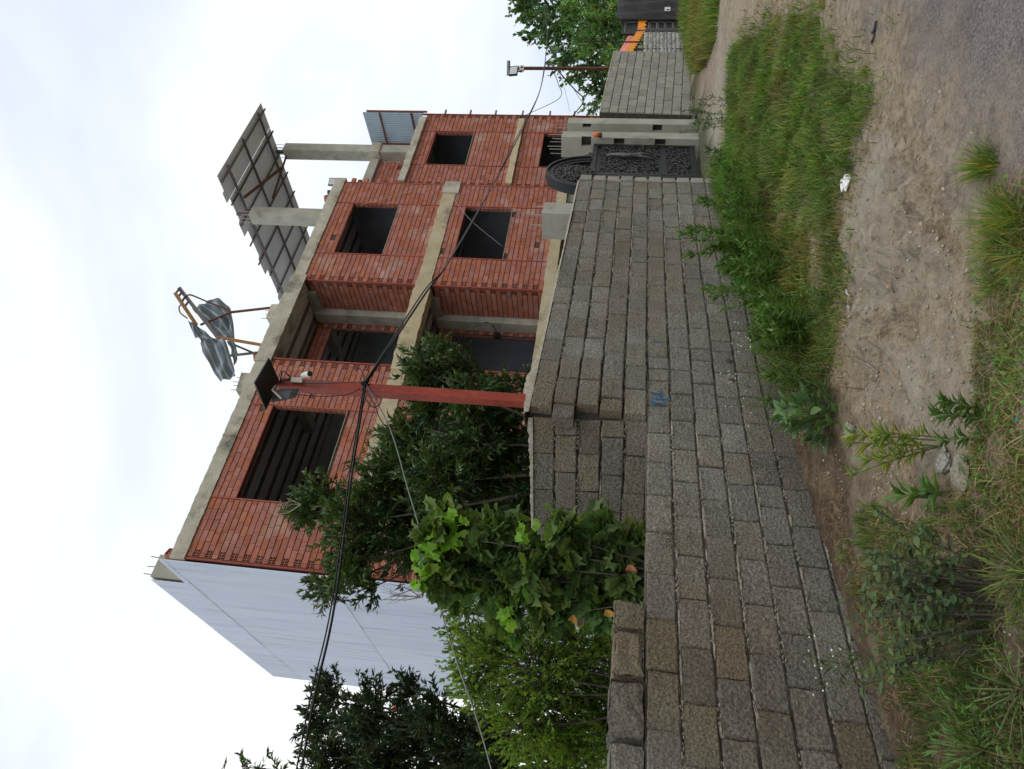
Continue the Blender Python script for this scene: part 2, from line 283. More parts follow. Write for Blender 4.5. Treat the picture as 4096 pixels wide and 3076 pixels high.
def groundmat(name, base):
    M = bpy.data.materials.new(name); M.use_nodes = True; t = M.node_tree; N = t.nodes.new; L = t.links.new; P = t.nodes['Principled BSDF']
    P.inputs['Roughness'].default_value = .95; P.inputs['Specular IOR Level'].default_value = .2
    tc = N('ShaderNodeTexCoord')
    def noise(s, d=8, r=.62):
        n = N('ShaderNodeTexNoise'); n.inputs['Scale'].default_value = s; n.inputs['Detail'].default_value = d; n.inputs['Roughness'].default_value = r; L(tc.outputs['Object'], n.inputs['Vector']); return n.outputs[0]
    def ramp(f, stops):
        r = N('ShaderNodeValToRGB'); E = r.color_ramp.elements
        E[0].position, E[0].color = stops[0][0], (*stops[0][1], 1); E[1].position, E[1].color = stops[-1][0], (*stops[-1][1], 1)
        for p, c in stops[1:-1]: E.new(p).color = (*c, 1)
        L(f, r.inputs[0]); return r.outputs[0]
    def mix(f, a, b, mode='MIX'):
        k = N('ShaderNodeMix'); k.data_type = 'RGBA'; k.blend_type = mode
        if isinstance(f, float): k.inputs[0].default_value = f
        else: L(f, k.inputs[0])
        for q, i in ((a, 6), (b, 7)):
            if isinstance(q, tuple): k.inputs[i].default_value = (*q, 1)
            else: L(q, k.inputs[i])
        return k.outputs[2]
    def attr(n):
        a = N('ShaderNodeAttribute'); a.attribute_name = n; return a.outputs['Fac']
    dirt = ramp(noise(1.9), [(.32, (.285, .205, .13)), (.48, (.39, .3, .205)), (.66, (.51, .42, .31))])
    dirt = mix(ramp(noise(9, 6), [(.45, (0, 0, 0)), (.62, (1, 1, 1))]), dirt, (.49, .4, .29))
    dirt = mix(ramp(noise(60, 3, .7), [(.5, (0, 0, 0)), (.68, (1, 1, 1))]), dirt, (.62, .6, .58), 'MULTIPLY')
    dirt = mix(1.0, dirt, ramp(noise(16, 9, .72), [(.36, (.5, .48, .46)), (.5, (1, 1, 1)), (.66, (1.15, 1.14, 1.12))]), 'MULTIPLY')
    asp = ramp(noise(2.2, 6), [(.35, (.215, .183, .167)), (.65, (.285, .247, .228))])
    asp = mix(ramp(noise(150, 2, .6), [(.42, (.55, .53, .52)), (.6, (1.25, 1.22, 1.2))]), asp, asp) if False else asp
    sp = ramp(noise(75, 3, .75), [(.36, (.55, .55, .56)), (.5, (1, 1, 1)), (.66, (1.5, 1.5, 1.5))]); asp = mix(1.0, asp, sp, 'MULTIPLY')
    if base == 'ground':
        col = mix(attr('pale'), dirt, ramp(noise(5), [(.35, (.40, .345, .265)), (.65, (.54, .485, .39))]))
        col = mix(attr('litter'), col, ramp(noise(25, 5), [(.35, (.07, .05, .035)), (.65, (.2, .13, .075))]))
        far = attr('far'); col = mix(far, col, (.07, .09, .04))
    else:
        k = N('ShaderNodeMath'); k.operation = 'MULTIPLY_ADD'; n = noise(1.6, 6); k.inputs[1].default_value = 1.3; L(n, k.inputs[0]); s = N('ShaderNodeMath'); s.operation = 'SUBTRACT'; L(attr('dust'), s.inputs[0]); s.inputs[1].default_value = .65; L(s.outputs[0], k.inputs[2])
        col = mix(ramp(k.outputs[0], [(.3, (0, 0, 0)), (.8, (1, 1, 1))]), asp, dirt)
    L(col, P.inputs['Base Color'])
    h = N('ShaderNodeMath'); h.operation = 'ADD'; L(noise(35, 6, .7), h.inputs[0]); L(noise(140, 3, .7), h.inputs[1])
    b = N('ShaderNodeBump'); b.inputs['Strength'].default_value = .9; b.inputs['Distance'].default_value = .02; L(h.outputs[0], b.inputs['Height']); L(b.outputs[0], P.inputs['Normal'])
    return M
me, used = gridmesh('ground', np.stack([X, Y, Z], -1), nx, ny)
xx, yy = X.ravel()[used], Y.ravel()[used]
wallx = lambda x, y: (x + 2.049)*.807 - (y - 4.20)*.5906        # metres in front of the block wall
pale = np.clip(1.2 - np.abs(np.hypot(xx-5.3, yy-14.0))/3.2, 0, 1) + .5*np.clip(1 - np.abs(road_dist(xx, yy) + 1.0)/.6, 0, 1)*(yy < 6) + 1.1*np.clip(1 - np.hypot((xx-.75)/1.35, (yy-4.55)/1.15), 0, 1)
fattr(me, 'pale', np.clip(pale, 0, 1)*np.clip(fbm(xx*2, yy*2)*2.2 - .5, 0, 1))
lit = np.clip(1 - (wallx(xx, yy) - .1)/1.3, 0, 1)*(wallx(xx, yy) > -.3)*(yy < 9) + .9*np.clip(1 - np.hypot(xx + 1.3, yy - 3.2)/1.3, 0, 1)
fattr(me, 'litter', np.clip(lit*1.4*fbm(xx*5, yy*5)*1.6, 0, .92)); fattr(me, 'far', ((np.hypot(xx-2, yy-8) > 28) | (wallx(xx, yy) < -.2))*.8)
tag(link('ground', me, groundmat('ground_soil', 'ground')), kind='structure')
rd = road_dist(X, Y) + (fbm(X*2.5, Y*2.5) - .5)*.5 + (vnoise(X*14, Y*14) - .5)*.12; c = (rd[:-1, :-1] + rd[1:, 1:])/2
me, used = gridmesh('road', np.stack([X, Y, Z + np.clip(.006 - .024*np.clip(1 - (rd+.7)/.35, 0, 1), -.02, .006)], -1), nx, ny, (c > -.7) & (c < 6.5) & (np.abs(Y[:-1, :-1]) < 90) & (np.abs(X[:-1, :-1]) < 90))
fattr(me, 'dust', np.clip(.62 - road_dist(X, Y).ravel()[used]*.75, -.2, 1.3))
tag(link('road', me, groundmat('dusty_asphalt', 'road')), kind='structure')

# ------------------------------------------------------------------ unfinished brick building: local x along the front, y inward, z up
BLD = empty('unfinished_building', (-3.909, 13.965, 0), math.radians(36.9))
tag(BLD, 'unfinished three storey red hollow brick building with grey concrete beams and empty window openings', 'building')
CH = .1366                                                     # course height
bricks = []                                                    # (s, y, z, length, hollow, side) -> later split in parts and joined rest
def wallfill(s0, s1, z0, z1, holes=(), hl=False, hr=False, ydir=None, y=0.0, skip=()):
    """courses of bricks in a bay; hl/hr: corner bricks show their hollow ends in every other course"""
    n = max(1, round((z1-z0)/CH)); h = (z1-z0)/n
    for k in range(n):
        za, zb = z0 + k*h, z0 + (k+1)*h; zc = (za+zb)/2
        segs = [(s0, s1, hl, hr)]
        for a, b, c, d in holes:
            if c - .03 < zc < d + .03:
                segs = [q for p in segs for q in ((p[0], a, p[2], False), (b, p[1], False, p[3])) if q[1] - q[0] > .03]
        for a, b, l, r in segs:
            t = a + (.018 if l else 0); par = k % 2
            if l and par: bricks.append((t, y, za, .165, h, 'hollow', ydir)); t += .165
            elif l: bricks.append((t, y, za, .1, h, 'face', ydir)); t += .1
            e = b - (.018 if r else 0); tail = None
            if r and par == 0: tail = .165
            elif r: tail = .09
            end = e - (tail or 0); first = True
            while end - t > .02:
                ln = .252 if not first else .252*random.choice((.5, .5, .5, 1, .75)) if par else .252
                ln *= random.uniform(.985, 1.015); first = False
                if end - t - ln < .06: ln = end - t
                bricks.append((t, y, za, ln, h, 'face', ydir)); t += ln
            if tail: bricks.append((end, y, za, tail, h, 'hollow' if par == 0 else 'face', ydir))
RU, RLo, LU, LL = (9.1, 11.22, 8.07, 9.48), (9.1, 11.21, 4.70, 6.06), (1.38, 3.81, 7.61, 9.43), (1.38, 3.81, 4.35, 6.05)
WU, WL = (13.27, 15.0, 6.46, 7.70), (13.27, 15.0, 3.0, 4.17)
posts = [(-.08, 3.48, 10.0), (1.34, 3.48, 10.0), (3.84, 3.48, 10.0), (5.23, 3.48, 10.0), (7.99, 3.48, 10.0), (9.07, 3.48, 10.0), (11.25, 3.48, 10.0), (12.2, 3.48, 10.0)]
for z0, z1, wl, wr in ((6.86, 10.0, LU, RU), (3.48, 6.47, LL, RLo)):
    wallfill(-.06, 1.325, z0, z1, hl=True); wallfill(1.355, 3.825, z0, z1, [(wl[0], wl[1], wl[2], wl[3])]); wallfill(3.855, 5.215, z0, z1, hr=True)
    wallfill(8.005, 9.055, z0, z1, hl=True); wallfill(9.085, 11.235, z0, z1, [wr]); wallfill(11.265, 12.185, z0, z1)
WY = .06                                                       # wing is set back a little
for z0, z1, h in ((5.07, 8.15, WU), (1.7, 4.88, WL)):
    wallfill(12.24, 13.235, z0, z1, hl=True, y=WY); wallfill(13.265, 15.01, z0, z1, [h], y=WY); wallfill(15.04, 15.97, z0, z1, hr=True, y=WY)
# toothed bricks above the wing slab on the main corner
for k in range(7):
    if k % 2: bricks.append((12.22, 0, 8.5 + k*.2, .13, .13, 'hollow', None))
    else: bricks.append((12.22, 0, 8.5 + k*.2, .2, .14, 'face', None))
# balcony cheek walls (run inward) and back walls
for z0, z1 in ((6.86, 9.92), (3.48, 6.4)):
    wallfill(.02, 1.1, z0, z1, ydir=1, hl=True)                # right cheek at x=7.99 facing left
    wallfill(5.3, 5.9, z0, z1, y=1.5); wallfill(7.6, 8.05, z0, z1, y=1.5, hl=True)
    wallfill(5.92, 7.58, 9.5 if z0 > 5 else 6.0, z1, y=1.5)
wallfill(12.3, 15.2, 8.4, 9.94, y=1.4)
bverts = {}
def brick_mesh(kind, ln, h, v):
    key = (kind, round(ln, 2), round(h, 3), v)
    if key in bverts: return bverts[key]
    r = random.Random(zlib.crc32(repr(key).encode())); b = MB(); g = .0105; d = .07; j = lambda: r.uniform(-.0025, .0025)
    x0, x1, z0, z1 = .002, ln-.002, g*.4, h-g*1.2; rv = r.random()
    if kind == 'face':
        c = .005; o = [(x0, z0), (x1, z0), (x1, z1), (x0, z1)]; i = [(x0+c, z0+c), (x1-c, z0+c), (x1-c, z1-c), (x0+c, z1-c)]
        vs = [(p[0], 0+c+j(), p[1]) for p in o] + [(p[0], j(), p[1]) for p in i] + [(p[0], d, p[1]) for p in o]
        fs = [(4, 5, 6, 7)] + [(k, (k+1) % 4, 4+(k+1) % 4, 4+k) for k in range(4)] + [(8+k, 8+(k+1) % 4, (k+1) % 4, k) for k in range(4)]
        b.add(vs, fs, rv); mi = [0]*len(fs)
    else:                                                      # hollow end: six cells
        nx_, nz_ = 3, 2; wx = (x1-x0)/nx_; wz = (z1-z0)/nz_; t = .2; mi = []
        for a in range(nx_):
            for c in range(nz_):
                X0, X1, Z0, Z1 = x0+a*wx, x0+(a+1)*wx, z0+c*wz, z0+(c+1)*wz; p = wx*t*.6; q = wz*t*.6
                o = [(X0, Z0), (X1, Z0), (X1, Z1), (X0, Z1)]; i = [(X0+p, Z0+q), (X1-p, Z0+q), (X1-p, Z1-q), (X0+p, Z1-q)]
                vs = [(u, 0, w_) for u, w_ in o] + [(u, 0, w_) for u, w_ in i] + [(u, .05, w_) for u, w_ in i]
                fs = [(k, (k+1) % 4, 4+(k+1) % 4, 4+k) for k in range(4)] + [(4+k, 4+(k+1) % 4, 8+(k+1) % 4, 8+k) for k in range(4)] + [(8, 9, 10, 11)]
                b.add(vs, fs, rv); mi += [0]*4 + [1]*5
        vs = [(x0, 0, z0), (x1, 0, z0), (x1, 0, z1), (x0, 0, z1), (x0, d, z0), (x1, d, z0), (x1, d, z1), (x0, d, z1)]
        fs = [(4, 5, 1, 0), (5, 6, 2, 1), (6, 7, 3, 2), (7, 4, 0, 3)]; b.add(vs, fs, rv); mi += [0]*4
    bverts[key] = (b, mi, [None]); return bverts[key]
def place(q):
    s, y, za, ln, h, kind, yd = q
    if yd: return np.array([7.985, s, za]), math.pi/2           # cheek wall: brick length runs inward, face looks to -x
    return np.array([s, y, za]), 0
bl = BLD.matrix_basis.copy(); bpy.context.view_layer.update(); bw = BLD.matrix_world.copy()
def dist(q): p, _ = place(q); return (bw @ Vector(p)).length
order = sorted(range(len(bricks)), key=lambda i: dist(bricks[i]) + (100 if bricks[i][2] < 6 and bricks[i][0] < 5 else 0))
single = set(order[:300]); rest = MB(); rest_mi = []
for i, q in enumerate(bricks):
    if q[5] == 'face' and random.random() < .004: continue
    p, rz = place(q); b, mi, cache = brick_mesh(q[5], q[3], q[4], random.randrange(4)); jy = random.gauss(0, .0035); tilt = random.gauss(0, .004)
    if i in single:
        if cache[0] is None:
            me = b.mesh('brick', m_brick); me.materials.append(m_hollow); me.polygons.foreach_set('material_index', mi); cache[0] = me
        link('brick', cache[0], None, BLD, (p[0], p[1] + jy, p[2]), (0, 0, rz + tilt))
    else:
        cs, sn = math.cos(rz), math.sin(rz); r = random.random()
        if rz: rest.add([(p[0] + jy + v[1], p[1] + v[0], p[2] + v[2]) for v in b.v], [f[::-1] for f in b.f], r)
        else: rest.add([(p[0] + v[0], p[1] + v[1] + jy + v[0]*tilt, p[2] + v[2]) for v in b.v], b.f, r)
        rest_mi += mi
me = rest.mesh('brickwork', m_brick); me.materials.append(m_hollow); me.polygons.foreach_set('material_index', rest_mi)
tag(link('brickwork', me, None, BLD), kind='stuff')
# backing walls
b = MB()
b.holes(-.08, 5.23, 3.2, 10.1, [LU, LL], .022, .12); b.holes(8.0, 12.21, 3.2, 10.1, [RU, RLo], .022, .12); b.holes(12.22, 15.98, .0, 8.2, [WU, WL], WY+.022, WY+.12)
b.box((7.99+.022, .02, 3.3), (8.1, 1.12, 10.0)); b.box((5.15, .03, 3.3), (5.22, 1.5, 10))
for z0, z1, t in ((6.8, 10, 9.5), (3.4, 6.5, 6.0)): b.holes(5.2, 8.06, z0, z1, [(5.92, 7.58, z0, t)], 1.52, 1.6)
b.build('wall_core', m_core, BLD)
for s, z0, z1 in posts: MB().box((s-.014, -.014, z0), (s+.014, .06, z1)).build('wall_post', m_post, BLD)
for s in (12.225, 13.25, 15.025, 15.985): MB().box((s-.013, WY-.014, 1.7), (s+.013, WY+.05, 8.2 if s < 15.9 else 8.6)).build('wall_post', m_post, BLD)
for z in (7.6, 6.75, 5.9, 5.0, 4.1, 3.3): MB().bar((15.99, WY, z), (16.2, WY-.02, z), .05).build('bracket', m_purlin, BLD)
# window reveals in brick tile and sills with a thin pale line
for h, y in ((RU, 0), (RLo, 0), (LU, 0), (LL, 0), (WU, WY), (WL, WY)):
    MB().box((h[0], y-.012, h[2]-.022), (h[1], y+.16, h[2]-.002)).build('window_sill', m_mortar, BLD)
    MB().box((h[0]-.02, y-.004, h[3]+.002), (h[1]+.02, y+.16, h[3]+.03)).build('lintel', m_post, BLD)
    b = MB()
    n = int((h[3]-h[2])/CH)
    for k in range(n):                                          # hollow ends on the right reveal
        z = h[2] + k*CH
        for c in range(2):
            b.box((h[1]-.004, y+.02+c*.06, z+.012), (h[1]+.02, y+.07+c*.06, z+CH-.012))
    b.build('reveal', m_brick, BLD)
# beams and slabs with a rough edge
def beam(name, s0, s1, z0, z1, y0, y1, m_, rough=.012, step=.12):
    n = max(2, int((s1-s0)/step)); b = MB(); prof = []
    vs = []
    for i in range(n+1):
        s = s0 + (s1-s0)*i/n; a = random.uniform(-rough, rough); c = random.uniform(-rough, rough); e_ = random.uniform(-rough, rough)*.6
        vs += [(s, y0+e_, z0+a*.7), (s, y0+e_, z1+c), (s, y1, z1+c*.3), (s, y1, z0+a*.3)]
    fs = [(i*4+k, i*4+(k+1) % 4, i*4+4+(k+1) % 4, i*4+4+k) for i in range(n) for k in range(4)]
    fs = [f[::-1] for f in fs] + [(0, 1, 2, 3), (n*4+3, n*4+2, n*4+1, n*4)]
    b.add(vs, fs, .5); return b.build(name, m_, BLD)
beam('roof_slab', -.12, 12.38, 10.0, 10.33, -.03, .5, m_conc, .009, .07)
beam('roof_slab', 5.1, 8.12, 9.93, 10.36, -.06, -.032, m_conc, .014, .07)
beam('floor_beam', -.1, 12.25, 6.47, 6.86, -.025, .4, m_concy, .014); beam('floor_beam', 5.1, 8.1, 6.44, 6.88, -.05, -.027, m_concy, .02)
MB().box((11.78, -.06, 6.4), (12.3, .2, 6.88), j=.012).build('beam_end', m_conc, BLD)
beam('floor_beam', -.1, 12.25, 3.18, 3.48, -.025, .4, m_concy, .012)
beam('roof_slab', 12.3, 15.68, 8.15, 8.37, -.05, .5, m_conc, .016); beam('floor_beam', 12.32, 15.67, 4.88, 5.07, -.035, .4, m_concy, .012)
# floors, ceilings and joists
for z0, z1 in ((10.06, 10.3), (6.6, 6.85), (3.25, 3.47)):
    MB().box((-.05, .42, z0), (12.2, 9, z1)).build('floor_slab', m_ceil, BLD)
    for i in range(9):
        y = .75 + i*.55; MB().box((.0, y, z0-.03), (12.1, y+.13, z0-.002)).build('joist', m_joist, BLD)
    for s in (5.25, 8.02): MB().box((s-.12, .42, z0-.3), (s+.12, 3.2, z0-.002)).build('cross_beam', m_conc2, BLD)
for z0, z1 in ((8.16, 8.35), (4.9, 5.05), (1.5, 1.7)): MB().box((12.3, WY+.45, z0), (15.9, 9, z1)).build('floor_slab', m_ceil, BLD)
b = MB(); b.box((-.06, 8.9, 0), (15.95, 9.0, 10.3)); b.box((12.1, .2, 0), (12.2, 8.9, 10.2)); b.box((15.85, .25, 0), (15.93, 8.9, 8.3)); b.box((4.6, 4.5, 3.5), (12.1, 4.6, 10.0)); b.box((-.02, .2, 0), (.06, 8.9, 10.1))
b.build('inner_wall', m_plaster, BLD)
for z0, z1 in ((6.86, 9.97), (3.48, 6.45)):
    MB().box((7.78, 1.12, z0), (8.06, 1.48, z1), j=.006).build('balcony_column', m_conc2, BLD)
for s in (.15, 4.2, 8.2, 11.9): MB().box((s-.18, .1, -.2), (s+.18, .46, 3.2)).build('column', m_conc2, BLD)
# conduit on the lower balcony column
b = MB(); b.tube([(7.76, 1.1, 5.1), (7.7, 1.02, 5.0), (7.66, 1.05, 4.85), (7.6, 1.3, 4.75)], .012); b.box((7.55, 1.44, 4.66), (7.7, 1.5, 4.82)); b.tube([(7.62, 1.46, 6.0), (7.62, 1.46, 3.6)], .014)
b.build('conduit', m_black, BLD)
# white corrugated cladding on the left flank: tiers of sheets, with the front corner cut away over the column
CL = []
def sheet(name, x, y0, y1, zb, zt, m_, pitch=.076, amp=.009, parent=BLD, axis_=0):
    n = max(8, int((y1-y0)/pitch*4)); b = MB(); vs = []
    for i in range(n+1):
        y = y0 + (y1-y0)*i/n; o = amp*math.sin(2*math.pi*y/pitch)
        p = (x+o, y) if axis_ == 0 else (y, x+o)
        vs += [(*p, zb(y)), (*p, zt(y))]
    b.add(vs, [(2*i, 2*i+2, 2*i+3, 2*i+1) for i in range(n)], random.random()); o = b.build(name, m_, parent)
    md = o.modifiers.new('s', 'SOLIDIFY'); md.thickness = .003; return o
top = lambda y: 10.58 - (y-.02)*.012 if y < 1.27 else 11.38 - (y-1.27)*.045
tiers = [(lambda y: 10.42 - (y-1.3)*.043 + .0, top), (lambda y: 6.96, lambda y: 10.47 - (y-1.3)*.043), (lambda y: .6, lambda y: 7.01)]
for t, (zb, zt) in enumerate(tiers):
    y = .03
    while y < 8.55:
        y1 = min(y + 1.07, 8.62) if not (t == 0 and y < 1.2 and y + 1.07 > 1.27) else 1.269
        zb2 = (lambda q, f=zb: f(q)); sheet('cladding_sheet', -.14 - .008*(2-t) + random.uniform(-.003, .003), y, y1 + .03*(y1 < 8.6 and abs(y1-1.269) > .01), zb, zt, m_sheet); y = y1 + (.002 if abs(y1-1.269) < .01 else 0)
rc = MB().box((-.11, 1.24, 10.3), (.42, 1.66, 11.38), j=.008).build('roof_column', m_conc2, BLD)
for i in range(5): MB().tube([(-.05 + .1*i, 1.3 + .3*(i % 2), 11.3), (-.05 + .1*i + random.uniform(-.02, .02), 1.3 + .3*(i % 2), 11.52 + random.uniform(0, .12))], .009).build('rebar', m_rebar, rc)
# concrete columns and stubs on the roof
def rcol(x, y, z0, z1, w=.4, nreb=8, ext=.45):
    rc = MB().box((x-w/2, y-w/2, z0), (x+w/2, y+w/2, z1), j=.004).build('roof_column', m_conc2, BLD, bevel=.012)
    for i in range(nreb):
        a = 2*math.pi*i/nreb; p = (x+w*.38*math.copysign(min(1, abs(math.cos(a))*1.4), math.cos(a)), y+w*.38*math.copysign(min(1, abs(math.sin(a))*1.4), math.sin(a)))
        MB().tube([(*p, z1-.05), (p[0]+random.uniform(-.02, .02), p[1]+random.uniform(-.02, .02), z1+ext*random.uniform(.6, 1))], .009, 5).build('rebar', m_rebarp, rc)
rcol(15.45, 1.25, 8.3, 13.42); rcol(11.7, 1.0, 10.2, 13.2)
MB().box((15.2, 1.0, 9.9), (15.7, 1.5, 10.25), j=.02).build('column_joint', m_conc, BLD)
MB().box((12.2, 1.3, 9.95), (15.2, 1.6, 10.25), j=.01).build('roof_beam', m_conc2, BLD)
MB().box((12.3, 1.43, 8.4), (15.2, 1.5, 9.95)).build('parapet_wall', m_core, BLD)
def stub(s0, s1, zt):
    rc = MB().box((s0, .35, 10.25), (s1, .85, zt), j=.03).build('column_stub', m_conc, BLD)
    for i in range(4): s = s0+.06+(s1-s0-.12)*i/3; MB().tube([(s, .45, zt-.05), (s+random.uniform(-.02, .02), .45, zt+random.uniform(.1, .2))], .008, 5).build('rebar', m_rebar, rc)
stub(6.85, 7.4, 10.82); stub(4.45, 4.95, 10.78)
# sheet lean-to on the wing roof
sheet('lean_to_sheet', 15.96, .0, 1.2, lambda y: 8.32 + y*.5, lambda y: 10.44 - y*.04, m_bsheet, .07, .008)
for z in (8.75, 9.85): MB().bar((15.93, 0, z), (15.93, 1.2, z-.02), .045).build('frame_rail', m_rust, BLD)
MB().bar((15.99, -.02, 8.2), (15.99, -.02, 10.3), .05).build('frame_rail', m_rust, BLD); MB().bar((15.92, 1.2, 8.4), (15.92, 1.2, 10.1), .05).build('frame_rail', m_rust, BLD)
# ------------------------------------------------------------------ block walls
m_hollowd = mat('dark_pocket', (.03, .027, .023), (.05, .045, .038), 9, .95, .5, 40)  # near black, paints the shade of pillar pockets and the wall gap
def frame(p0, az, ry=0):
    a = math.radians(az); return np.array([p0[0], p0[1], 0.]), np.array([math.sin(a), math.cos(a), 0])
def on_v(x, y, p0, az):                                         # where the sight line meets a vertical plane: (metres along, height)
    p, d = frame(p0, az); n = np.array([d[1], -d[0], 0]); r = ray(x, y); t = ((p - CAM) @ n)/(r @ n); P = CAM + t*r
    return (P - p) @ d, P[2]
def blockmesh(ln, h, dp, v, mt, rough=.006, ck=.012):
    r = random.Random(v*97 + int(ln*1000)); b = MB(); n = max(2, round(ln/.1)); vs = []; j = lambda a=rough: r.uniform(-a, a)
    # front face as a slightly uneven grid with rounded rim
    xs = [0, ck] + [ck + (ln-2*ck)*i/n for i in range(1, n)] + [ln-ck, ln]; zs = [0, ck, h/2, h-ck, h]
    for i, x in enumerate(xs):
        for k, z in enumerate(zs):
            rim = (i in (0, len(xs)-1)) + (k in (0, 4)); vs.append((x + (j(.003) if i not in (0, len(xs)-1) else j(.0025)), rim*.006 + (random.Random(v*31+i*7+k).random()**3*.016 if rim else 0) + j(.0025), z + j(.0025)))
    m_, n_ = len(xs), len(zs); fs = [(i*n_+k, (i+1)*n_+k, (i+1)*n_+k+1, i*n_+k+1) for i in range(m_-1) for k in range(n_-1)]
    b.add(vs, fs, r.random())
    b.add([(0, .006, 0), (ln, .006, 0), (ln, .006, h), (0, .006, h), (0, dp, 0), (ln, dp, 0), (ln, dp, h), (0, dp, h)], [(0, 4, 5, 1), (1, 5, 6, 2), (2, 6, 7, 3), (3, 7, 4, 0), (7, 6, 5, 4)], b.r[0])
    return b.mesh('block', mt)
_bm = {}
def block(parent, s, y, z, ln, h, mt, dp=.12, tilt=0, name='block'):
    ln = round(ln, 2); key = (ln, round(h, 3), mt.name, random.randrange(5), dp)
    if key not in _bm: _bm[key] = blockmesh(ln, h, dp, key[3], mt)
    return link(name, _bm[key], None, parent, (s, y, z), (0, tilt, random.gauss(0, .006)))
def mortar_lines(parent, rows, mt, name='mortar', amp=.009):
    b = MB()
    for s0, s1, z, th in rows:
        n = int((s1-s0)/.022); ph = random.random()*100; vs = []
        for i in range(n+1):
            s = s0 + (s1-s0)*i/n; q = float(fbm(np.array(s*9+ph), np.array(z*31), 3)); u = random.random()
            o = .024 + (.5-q)*.085 + random.uniform(-1, 1)*.006; tp = th*(.05 + .65*q) + random.uniform(-.003, .003)
            vs += [(s, .03, z - .004), (s, max(-.008, o), z - .003 + random.uniform(-.002, .002)), (s, max(-.004, o+.004), z + tp), (s, .03, z + tp)]
        b.add(vs, [(i*4+k, i*4+4+k, i*4+5+k, i*4+1+k) for i in range(n) for k in range(3)])
    return tag(b.build(name, mt, parent), kind='stuff')
W1P, W1AZ = (-2.049, 4.20), 36.2
def crumbs(parent, rows, n, ymin=-.006):
    tot = sum(r[1]-r[0] for r in rows); b = MB()
    for s0, s1, z, th in rows:
        for _ in range(int(n*(s1-s0)/tot)):
            s = random.uniform(s0, s1)
            if float(fbm(np.array(s*4.3), np.array(z*13+3), 2)) < .47: continue
            r = random.uniform(.004, .011); c = (s, random.uniform(ymin, .012), z + random.choice((random.uniform(-.006, .004), random.uniform(.0, th)))); q = lambda: random.uniform(.6, 1.3)*r
            b.add([(c[0]+q()*1.4, c[1], c[2]), (c[0]-q()*1.4, c[1], c[2]), (c[0], c[1]-q()*.8, c[2]), (c[0], c[1]+q(), c[2]), (c[0], c[1], c[2]+q()*.7), (c[0], c[1], c[2]-q()*.8)], [(0, 4, 2), (2, 4, 1), (1, 4, 3), (3, 4, 0), (2, 5, 0), (1, 5, 2), (3, 5, 1), (0, 5, 3)])
    tag(b.build('mortar_crumbs', m_mortar, parent), kind='stuff')
W1 = empty('block_wall', (*W1P, 0), math.radians(90-W1AZ), .0072)
tag(W1, 'long weathered grey concrete block wall along the dirt verge, stepped up beside the red pole', 'wall')
HB, CB, Z0 = .199, .216, 1.283
WEND = 9.02
rows_m = []
for k in range(-8, 5):
    z = Z0 + k*CB; lo = -1.6 if k < 0 else 3.1 + (.0, .03, .09, -.1, .02)[k]
    s = lo if k >= 0 else lo - .2*(k % 2); rows_m.append((lo if k < 1 else 3.4, WEND, z - (CB-HB), CB-HB))
    short = {-1: (4.05, .2), -3: (4.15, .21), -4: (4.4, .2), -5: (2.2, .24)}.get(k) if k < 0 else None
    s7 = 7.3 + (.06 if k % 2 else 0) if k % 2 == 0 else None
    while s < WEND - .05:
        ln = .392
        if short and s <= short[0] < s + .4: ln = short[1]
        if s7 and s <= s7 < s + .4: ln = .19
        if k >= 0 and s == lo and k in (1, 3): ln = .2
        ln *= random.uniform(.985, 1.01)
        if WEND - s - ln < .08: ln = WEND - s
        if s + ln > -1.0:
            wob = .004*math.sin(s*1.7 + k) ; out = random.gauss(0, .004) - (.018 if k >= 0 and 3.0 < s < 3.9 and k < 4 else 0) + .012*math.sin(s*1.1)
            if not (k == 2 and 3.75 < s < 4.2 and False): block(W1, s + .003, out, z + wob, ln - .006, HB + random.uniform(-.002, .002), m_block, tilt=random.gauss(0, .003))
        s += ln
MB().box((-1.6, .03, -.5), (WEND, .19, Z0 - .012)).build('wall_core', m_wcore, W1)
MB().box((3.1, .075, Z0 - .012), (3.34, .19, Z0 + 5*CB - .01)).build('wall_core', m_hollowd, W1)  # dark filler, paints the shade in the gap at the staggered end
MB().box((3.32, .03, Z0 - .012), (WEND, .19, Z0 + 5*CB - .01)).build('wall_core', m_wcore, W1)
mortar_lines(W1, rows_m, m_mortar); crumbs(W1, rows_m, 9000)
for px_, n_ in (((2655, 2160), 130), ((2752, 2140), 70), ((2440, 1475), 40), ((2895, 1420), 60), ((3060, 1900), 40)):
    s_, z_ = on_v(*px_, W1P, W1AZ); b = MB()
    for _ in range(n_):
        c = (s_+random.gauss(0, .035), random.uniform(-.012, .004), z_+.0072*s_+random.gauss(0, .03)); q = lambda: random.uniform(.003, .009)
        b.add([(c[0]+q(), c[1], c[2]), (c[0]-q(), c[1], c[2]), (c[0], c[1]-q(), c[2]), (c[0], c[1]+q(), c[2]), (c[0], c[1], c[2]+q()), (c[0], c[1], c[2]-q())], [(0, 4, 2), (2, 4, 1), (1, 4, 3), (3, 4, 0), (2, 5, 0), (1, 5, 2), (3, 5, 1), (0, 5, 3)])
    tag(b.build('mortar_splash', m_mortar, W1), kind='stuff')
